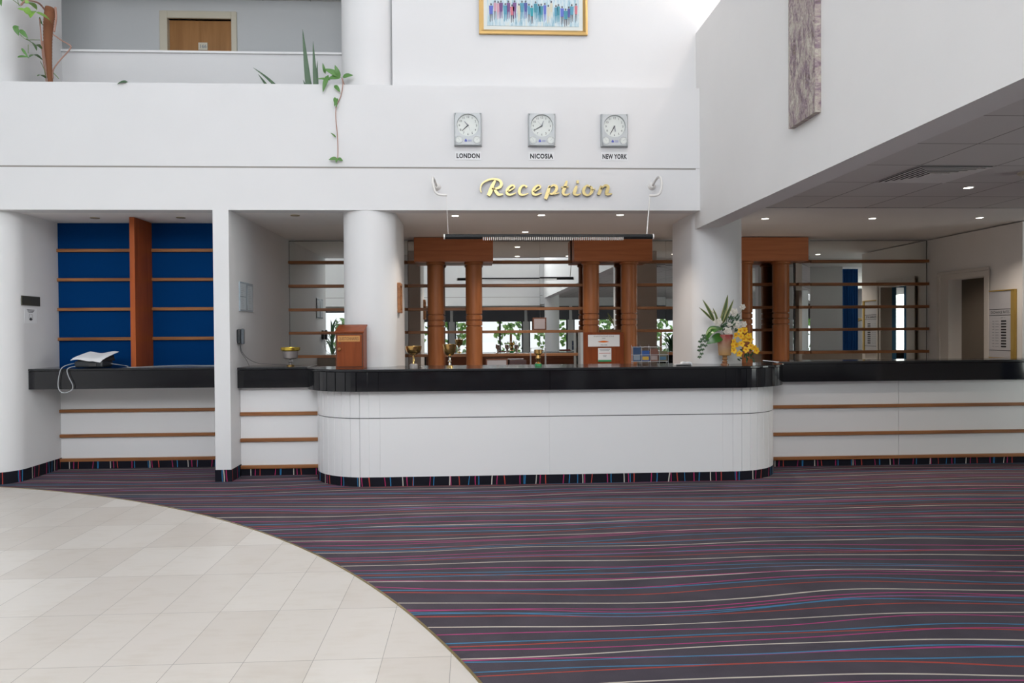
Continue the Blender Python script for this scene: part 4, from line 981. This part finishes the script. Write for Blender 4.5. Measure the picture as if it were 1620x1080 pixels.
mb.leaf(L(450, 600, -.04), L(265, 690, -.05), .045, up=(-.2, -1, .3), bend=.12, n=10, fold=.1, shape=.6)
mb.build('broad_leaf', mat('glossy_green_leaf', (.045, .15, .02), .3), FA, smooth=True)
mb = MB(); rr = random.Random(11)
for i in range(70):
    if i < 44: c = L(rr.uniform(440, 640), rr.uniform(400, 560), rr.uniform(-.05, .08)); a = rr.uniform(-.2, 1.2); l = rr.uniform(.03, .06); d_ = (l*cos(a)*1.0, rr.uniform(-.02, .02), l*sin(a))
    else: c = L(rr.uniform(640, 800), rr.uniform(730, 870), rr.uniform(-.02, .07)); a = rr.uniform(-1.9, 0); l = rr.uniform(.03, .05); d_ = (l*cos(a), rr.uniform(-.02, .02), l*sin(a))
    mb.leaf(c, (c[0]+d_[0], c[1]+d_[1], c[2]+d_[2]), .009, up=(rr.uniform(-.3, .3), -1, .2), bend=.1, n=4)
for i in range(10): mb.tube([(fx, fy, fz+.29), L(rr.uniform(430, 620), rr.uniform(400, 520), rr.uniform(-.03, .05))], .003, 5)
mb.build('dark_foliage', M['leaf_dk'], FA)
mb = MB(); rr = random.Random(4)
for zx, zy in ((230, 590), (212, 630), (195, 655), (245, 650), (185, 712), (252, 700), (190, 750), (225, 742), (215, 788), (185, 822), (275, 640), (240, 612), (215, 690)):
    c = L(zx, zy, -.05+rr.uniform(-.02, .02))
    for a in (-2.6, -1.57, -.5): mb.leaf(c, (c[0]+.026*cos(a), c[1]-.008, c[2]+.026*sin(a)), .011, up=(0, -1, .2), bend=.1, n=4)
mb.tube(smooth_path([L(420, 560, -.04), L(300, 560, -.05), L(235, 610, -.05), L(215, 700, -.05), L(190, 820, -.05)], 6), .0018, 5)
mb.build('ivy', mat('ivy_leaf', (.05, .10, .045), .45), FA)
mb = MB(); mb.tube(smooth_path([L(430, 540, -.03), L(320, 520, -.06), L(262, 590, -.06)], 8), [.008]*17, 6); mb.build('arching_stem', mat('pale_green', (.35, .45, .18), .5), FA, smooth=True)
for zx, zy, s_, ry in ((395, 448, 1.35, 0), (503, 556, 1.4, 1), (605, 480, 1.35, 0), (693, 476, .95, 0), (680, 288, .9, 0), (585, 345, 1.2, 0), (345, 345, .6, 0), (530, 480, .7, 0)):
    c = L(zx, zy, -.035 if ry or zx < 450 else -.01); mb = MB(); rr = random.Random(zx)
    for ring_, (n_, rad, tilt) in enumerate(((3, .010, .9), (5, .018, .6), (6, .028, .35))):
        for i in range(n_):
            a = 2*pi*i/n_+ring_*.5; d_ = Vector((cos(a), 0, sin(a)))*rad*s_+Vector((0, -.020*tilt*s_, .004))
            p0 = Vector(c)+Vector((0, .006, -.006)); mb.leaf(p0, p0+d_*1.35, .017*s_, up=Vector((0, -1, 0))+d_*-2, bend=.25, n=5, fold=.35, shape=.75)
    mb.ball((c[0], c[1]-.008, c[2]), .013*s_, 10, 6); mb.build('white_rose', M['cream_petal'], FA, smooth=True)
mb = MB()
for a, b_ in (((690, 300), (560, 420)), ((700, 480), (560, 500)), ((600, 380), (520, 480))): mb.tube(smooth_path([L(*a, -.01), L((a[0]+b_[0])/2+20, (a[1]+b_[1])/2+12, 0), L(*b_, 0)], 5), .0018, 5)
mb.build('rose_stem', M['gstem'], FA)
rr = random.Random(8); OR = ((580, 595), (645, 608), (560, 668), (655, 690), (697, 545), (752, 645), (560, 760), (620, 795), (698, 755), (748, 715), (805, 765), (720, 600), (690, 640), (600, 700), (640, 550), (780, 735), (545, 715))
for zx, zy in OR:
    c = Vector(L(zx, zy, -.05+rr.uniform(-.035, .03))); mb = MB(); tiltv = Vector((rr.uniform(-.4, .5), -1, rr.uniform(-.3, .4))).normalized()
    u = tiltv.cross(Vector((0, 0, 1))).normalized(); v = u.cross(tiltv); rot = rr.uniform(0, 6.28)
    for i in range(5):
        a = rot+2*pi*i/5; d_ = (u*cos(a)+v*sin(a)+tiltv*.15).normalized()*rr.uniform(.032, .040); mb.leaf(c, c+d_, .017 if i % 2 else .014, up=tiltv, bend=.12, n=5, fold=.12, shape=.8)
    f_ = mb.build('orchid_blossom', M['yellow'], FA, smooth=True)
    MB().ball(tuple(c+tiltv*.006), .0065, 8, 6).build('throat', M['orange'], f_, smooth=True)

# ------------------------------------------------------------------ plants on the balcony planter
mp_ = thing('moss_pole_plant', 'climbing plant on a brown coir pole in the planter at far left', 'plant', (-4.31, 8.0, 3.88))
PX = lambda zx, zy, dy=0: tuple(Vector((0, 0, 1.48))+(Vector((-4.325+(zx-655)*.00088, 8.0, 4.11+(985-zy)*.000889))-Vector((0, 0, 1.48)))*((8.0+dy)/8.0))
mb = MB(); cp = smooth_path([PX(668, 1250), PX(668, 1000), PX(655, 850), PX(650, 700), PX(648, 550), PX(655, 400), PX(668, 280), PX(680, 200), PX(690, 165)], 8)
mb.tube(cp, [(.020+.028*min(1, i/(len(cp)*.72)))*(1+.07*(i % 2))*(1 if i < len(cp)-5 else math.sqrt((len(cp)-i)/6.0)) for i in range(len(cp))], 16); mb.build('coir_pole', M['coir'], mp_, smooth=True)
DY = lambda zx: -.05-.37*max(0, min(1, (600-zx)/160.0))
mb = MB()
mb.tube(smooth_path([PX(640, 1240), PX(620, 985), PX(590, 760, DY(590)), PX(575, 560, DY(575)), PX(560, 300, DY(560))], 6), .006, 6)
mb.tube(smooth_path([PX(640, 985), PX(600, 700, -.06), PX(590, 560, -.06)], 6), .007, 6)
mb.tube(smooth_path([PX(620, 200, -.02), PX(560, 130, DY(560)), PX(480, 100, DY(480)), PX(400, 100, DY(400)), PX(350, 150, DY(350))], 6), .009, 6)
mb.tube(smooth_path([PX(740, 170, -.02), PX(745, 300, DY(745)), PX(720, 450, DY(720))], 6), .010, 6)
mb.tube(smooth_path([PX(710, 480, -.03), PX(800, 545, DY(800)), PX(900, 605, DY(900)), PX(890, 655, DY(890)), PX(770, 790, DY(770)), PX(705, 890, -.03), PX(700, 985, 0)], 6), .0065, 6)
mb.build('woody_stem', M['stem'], mp_, smooth=True)
mb = MB()
mb.tube(smooth_path([PX(350, 160, DY(350)), PX(260, 90, DY(260)), PX(180, 35, DY(180))], 6), .003, 5)
mb.tube(smooth_path([PX(330, 160, DY(330)), PX(315, 100, DY(315)), PX(322, 60, DY(322))], 6), .003, 5)
mb.tube(smooth_path([PX(560, 545, DY(560)), PX(490, 545, DY(490)), PX(400, 540, DY(400)), PX(330, 480, DY(330))], 6), .003, 5)
mb.tube(smooth_path([PX(560, 790, DY(560)), PX(600, 880, DY(600)), PX(615, 960, -.03)], 6), .003, 5)
mb.tube(smooth_path([PX(425, 600, DY(425)), PX(425, 700, DY(425))], 6), .003, 5)
mb.tube(smooth_path([PX(705, 920, -.02), PX(765, 985, -.02)], 6), .004, 5)
mb.build('green_stem', M['gstem'], mp_, smooth=True)
mb = MB()
for a, b_, w in (((120, 20), (130, 165), .020), ((200, 0), (140, 50), .030), ((150, 30), (100, 80), .022), ((400, 540), (520, 670), .034), ((490, 610), (590, 660), .022), ((350, 640), (430, 760), .012), ((300, 745), (435, 745), .012), ((435, 745), (590, 780), .022), ((280, 380), (320, 500), .024), ((330, 430), (425, 530), .022), ((250, 405), (330, 400), .014), ((265, 25), (320, 40), .016), ((322, 50), (380, 30), .018), ((350, 60), (395, 130), .018), ((620, 985), (520, 960), .02), ((560, 280), (600, 380), .012)):
    mb.leaf(PX(*a, DY(a[0])), PX(*b_, DY(b_[0])), w, up=(.1, -1, .35), bend=.1, n=7, fold=.25, shape=.7)
mb.build('leaves', M['leaf'], mp_, smooth=True)
mb = MB()
for a, b_, w in (((400, 110), (530, 200), .042), ((500, 215), (455, 295), .035), ((400, 210), (310, 190), .016), ((520, 230), (700, 350), .030), ((430, 130), (400, 90), .018), ((380, 190), (470, 260), .04)):
    mb.leaf(PX(*a, DY(a[0])-.02), PX(*b_, DY(b_[0])-.03), w, up=(.1, -1, .5), bend=.1, n=8, fold=.15, shape=.7)
mb.build('pale_leaves', M['leaf_lt'], mp_, smooth=True)
sp_ = thing('snake_plant', 'upright spiky snake plant in the planter near the round pier', 'plant', (-1.68, 7.98, 3.88))
mb = MB()
for b0, tp, w in (((-1.665, 3.87), (-1.735, 4.62), .030), ((-1.640, 3.87), (-1.70, 4.25), .026), ((-1.60, 3.87), (-1.63, 4.50), .024), ((-1.60, 3.87), (-1.588, 4.30), .018), ((-1.665, 3.9), (-1.735, 4.10), .018)):
    mb.leaf((b0[0], 7.95, b0[1]), (tp[0], 7.93, tp[1]), w, up=(.1, -1, 0), bend=.03, n=12, fold=.3, shape=.45)
mb.build('blades', M['snake_plain'], sp_, smooth=True)
sp2 = thing('leaning_snake_plant', 'low snake plant leaning left in the middle of the planter', 'plant', (-1.95, 7.98, 3.88))
mb = MB(); mb.leaf((-1.90, 7.95, 3.88), (-2.24, 7.92, 4.215), .022, up=(.5, -1, .6), bend=.08, n=12, fold=.3, shape=.5); mb.leaf((-2.02, 7.95, 3.88), (-2.19, 7.92, 4.15), .022, up=(.5, -1, .6), bend=.04, n=12, fold=.3, shape=.5)
mb.build('blades', M['snake_plain'], sp2, smooth=True)
tag(MB().leaf((-3.385, 7.66, 3.972), (-3.475, 7.625, 3.935), .017, up=(0, -1, .6), bend=.12, n=6).build('drooping_leaf', M['snake_plain'], None, smooth=True), 'single small green leaf poking over the parapet edge', 'plant')
vn = thing('trailing_vine', 'thin trailing vine hanging down the fascia below the round pier', 'plant', (-1.35, 7.70, 3.95))
MB().tube(smooth_path([(-1.26, 7.80, 3.90), (-1.29, 7.66, 4.03), (-1.278, 7.63, 3.96), (-1.30, 7.63, 3.84), (-1.345, 7.635, 3.74), (-1.352, 7.637, 3.62), (-1.338, 7.637, 3.45), (-1.335, 7.637, 3.30), (-1.338, 7.637, 3.22)], 6), .0045, 6).build('stem', M['stem'], vn, smooth=True)
mb = MB()
for a, b_, w in (((-1.30, 4.03), (-1.46, 4.10), .030), ((-1.30, 4.03), (-1.42, 4.0), .028), ((-1.42, 4.05), (-1.47, 3.87), .024), ((-1.31, 4.02), (-1.35, 4.14), .024), ((-1.28, 4.03), (-1.17, 4.04), .024), ((-1.40, 4.0), (-1.53, 4.0), .012), ((-1.36, 3.95), (-1.30, 3.87), .020), ((-1.33, 3.82), (-1.36, 3.73), .016), ((-1.36, 3.83), (-1.335, 3.72), .018), ((-1.35, 3.43), (-1.40, 3.47), .008), ((-1.338, 3.22), (-1.42, 3.20), .020), ((-1.338, 3.22), (-1.28, 3.19), .018), ((-1.338, 3.22), (-1.35, 3.17), .012), ((-1.45, 4.06), (-1.47, 4.16), .014)):
    mb.leaf((a[0], 7.63, a[1]), (b_[0], 7.60, b_[1]), w, up=(0, -1, .3), bend=.1, n=6, fold=.2, shape=.7)
mb.build('leaves', M['leaf'], vn, smooth=True)

# ------------------------------------------------------------------ the lobby behind the camera (seen in the mirrors)
struct('wall_opposite_fascia', MB().box(-9, 2.55, -4.7, -4.5, 2.35, 4.25).box(-9, 2.55, -4.7, -4.5, 7.25, 7.5), M['white'])
struct('trim_4', MB().box(-9, 2.3, -4.505, -4.499, 2.62, 2.635), M['greygap'])
struct('wall_lobby_column', MB().lathe([(1e-6, 0), (.24, 0), (.24, 2.75), (1e-6, 2.75)], (2.60, -4.45, 0), 32), M['white'], smooth=True)
struct('ceiling_lounge', MB().box(-9, 2.55, -8.4, -4.7, 2.40, 2.5), M['ctile'])
b = MB().box(-9, 12, -8.4, -8.2, 0, .42).box(-9, 12, -8.4, -8.2, 2.3, 2.75)
for x in (-9, -6.2, -3.4, -.9, 1.9, 3.6, 6.5, 9.0, 11.8): b.box(x, x+.22, -8.4, -8.2, .42, 2.3)
struct('wall_lounge', b, M['white'])
wi = 0
for xa, xb in ((-8.78, -6.2), (-5.98, -3.4), (-3.18, -.9), (-.68, 1.9), (2.12, 3.6), (3.82, 6.5), (6.72, 9.0)):
    wi += 1
    w = thing('window_%d' % wi, 'lounge window with dark frame and blind across the lobby', 'window', ((xa+xb)/2, -8.3, .42)); w['kind'] = 'structure'
    xm = xa+(xb-xa)*.66
    MB().box(xa, xa+.05, -8.33, -8.27, .42, 2.3).box(xb-.05, xb, -8.33, -8.27, .42, 2.3).box(xa, xb, -8.33, -8.27, .42, .47).box(xa, xb, -8.33, -8.27, 2.25, 2.3).box(xm-.035, xm+.035, -8.33, -8.27, .42, 2.3).build('window_frame', M['winframe'], w)
    MB().box(xa+.05, xb-.05, -8.303, -8.297, .47, 2.25).build('pane', M['pane'], w)
    if wi > 2: MB().box(xa-.05, xb+.05, -8.19, -8.17, 1.88, 2.40).build('blind', M['blind'], w)
struct('wall_hall_end', MB().box(12, 12.2, -8.4, -1.6, 0, 2.75).box(12, 12.2, 5.6, 10.4, 0, 2.75).box(12, 12.2, -1.6, 5.6, 0, .3).box(12, 12.2, -1.6, 5.6, 2.45, 2.75), M['white'])
# short wall and curtain in the hall at right
struct('wall_hall_return', MB().box(5.6, 7.30, 5.55, 5.70, 0, 2.735), M['white'])
cu = MB(); pts = [(7.32+.30*i/30, 5.66+.025*sin(i*1.3)) for i in range(31)]
cu.prism(pts+[(x, y-.02) for x, y in pts][::-1], .02, 2.68); tag(cu.build('curtain', M['curtain_blue'], None, smooth=True), 'full-height blue curtain reflected in the right mirror', 'curtain')
struct('ground_outside', MB().box(-40, 40, -40, -8.45, -.25, -.1), mat('outdoor_paving', (.45, .44, .40), .9))
def foliage_mat():  # leaf greens varied at random by noise
    m = mat('mottled_foliage', (.12, .26, .06), .7); k = NT(m); tc = k.n('ShaderNodeTexCoord'); ns = k.n('ShaderNodeTexNoise', Scale=9.0, Detail=5.0); k.l(tc.outputs['Object'], ns.inputs[0])
    k.l(k.ramp(ns.outputs[0], [(.35, (.03, .10, .02)), (.5, (.14, .32, .06)), (.68, (.42, .60, .22))]), k.b.inputs['Base Color']); return m
M['foliage'] = foliage_mat()
rr = random.Random(21)
for i, x in enumerate((-7.5, -5, -2.6, -.6, 1.6, 3.4, 5.6, 8)):
    t = thing('garden_shrub', 'leafy green garden shrub outside the lounge windows', 'shrub', (x, -11.5, -.1), 'garden shrubs outside the lounge windows')
    mb = MB()
    for k in range(90):
        c = Vector((x+rr.uniform(-.7, .7), -11.5+rr.uniform(-.5, .5), rr.uniform(.1, 2.0))); d_ = Vector((rr.uniform(-1, 1), rr.uniform(-1, 1), rr.uniform(-.4, 1))).normalized()*rr.uniform(.2, .4)
        mb.leaf(c, c+d_, .09, up=(rr.uniform(-1, 1), 1, rr.uniform(-1, 1)), n=3, thick=.004)
    mb.build('foliage', M['foliage'], t); MB().cyl((x, -11.5, -.1), (x, -11.5, 1.4), .05, 8).build('trunk', M['coir'], t)
# brass luggage trolley in the hall
lt = thing('luggage_trolley', 'brass birdcage luggage trolley in the hall beyond the doorway', 'luggage trolley', (8.05, 5.0, 0))
MB().box(7.55, 8.55, 4.75, 5.25, .20, .25).build('platform', M['fabric_red'], lt, bevel=.01)
for yy in (4.78, 5.22): MB().tube([(7.6, yy, .25), (7.6, yy, 1.25)]+[(8.05-.45*cos(radians(a)), yy, 1.25+.45*sin(radians(a))) for a in range(10, 180, 10)]+[(8.5, yy, 1.25), (8.5, yy, .25)], .02, 10).build('brass_arch', M['brass'], lt, smooth=True)
MB().tube([(8.05, 4.78, 1.70), (8.05, 5.22, 1.70)], .018, 10).build('brass_rail', M['brass'], lt, smooth=True)
for xx in (7.65, 8.45):
    for yy in (4.82, 5.18): MB().cyl((xx, yy-.02, .10), (xx, yy+.02, .10), .10, 16).build('wheel', M['winframe'], lt)
# lounge chairs and tables
def chair_proto(loc):
    t = thing('lounge_chair', 'red upholstered wooden lounge chair reflected in the mirror', 'chair', loc, 'red lounge chairs across the lobby')
    x, y, z = loc
    for sx in (-.24, .24):
        for sy in (-.22, .22): MB().box(x+sx-.02, x+sx+.02, y+sy-.02, y+sy+.02, 0, .40 if sy > 0 else .78).build('leg', M['rail'], t)
    MB().box(x-.26, x+.26, y-.25, y+.25, .38, .47).build('seat', M['fabric_red'], t, bevel=.02)
    MB().box(x-.22, x+.22, y-.25, y-.19, .50, .82).build('backrest', M['fabric_red'], t, bevel=.02)
    MB().box(x-.27, x-.22, y-.24, y+.24, .60, .63).box(x+.22, x+.27, y-.24, y+.24, .60, .63).build('armrest', M['rail'], t)
    return t
c0 = chair_proto((0, -6.0, 0))
for x, y, rz in ((1.0, -6.2, .3), (-1.3, -5.6, -.2), (3.1, -6.0, 2.8), (4.4, -5.6, .1), (-3.0, -6.2, .4), (2.2, -5.4, 3.3)): dup(c0, (x, y, 0), rz)
def table_proto(loc):
    x, y, z = loc; t = thing('round_table', 'small round wooden lounge table reflected in the mirror', 'table', loc, 'round lounge tables across the lobby')
    MB().lathe([(1e-6, .70), (.38, .70), (.38, .73), (1e-6, .73)], (x, y, 0), 32).build('top', M['rail'], t); MB().lathe([(.22, 0), (.22, .02), (.03, .05), (.03, .70)], (x, y, 0), 20).build('pedestal', M['winframe'], t); return t
t0 = table_proto((.5, -5.3, 0))
for x, y in ((3.9, -6.6), (-2.2, -6.9), (2.0, -6.9)): dup(t0, (x, y, 0))
def palm(loc, h, label, seed, n=26, spread=.55):
    rr = random.Random(seed); x, y, z = loc; t = thing('potted_palm', label, 'potted plant', loc, None)
    MB().lathe([(.14, 0), (.19, .32), (.17, .32), (.16, .28), (1e-6, .28)], loc, 24).build('pot', M['trimwhite'], t, smooth=True)
    MB().cyl((x, y, z+.25), (x, y, z+h*.55), .02, 8).build('trunk', M['coir'], t)
    mb = MB()
    for i in range(n):
        a = rr.uniform(0, 2*pi); b0 = Vector((x, y, z+h*rr.uniform(.35, .6))); tip = b0+Vector((cos(a)*spread*rr.uniform(.5, 1), sin(a)*spread*rr.uniform(.5, 1), rr.uniform(.0, .45)*h*.8))
        mb.leaf(b0, tip, .035, up=(0, 0, 1), bend=.2, n=6)
    mb.build('fronds', M['leaf_dk'], t, smooth=True)
palm((-3.90, -.9, .0065), 2.1, 'tall potted palm reflected in the left mirror bay', 2)
palm((4.7, 2.6, 0), 1.75, 'potted palm reflected right of the brochure rack', 5, spread=.45)
palm((3.9, -5.2, 0), 2.0, 'potted palm reflected beside the lobby column', 9, n=34, spread=.6)
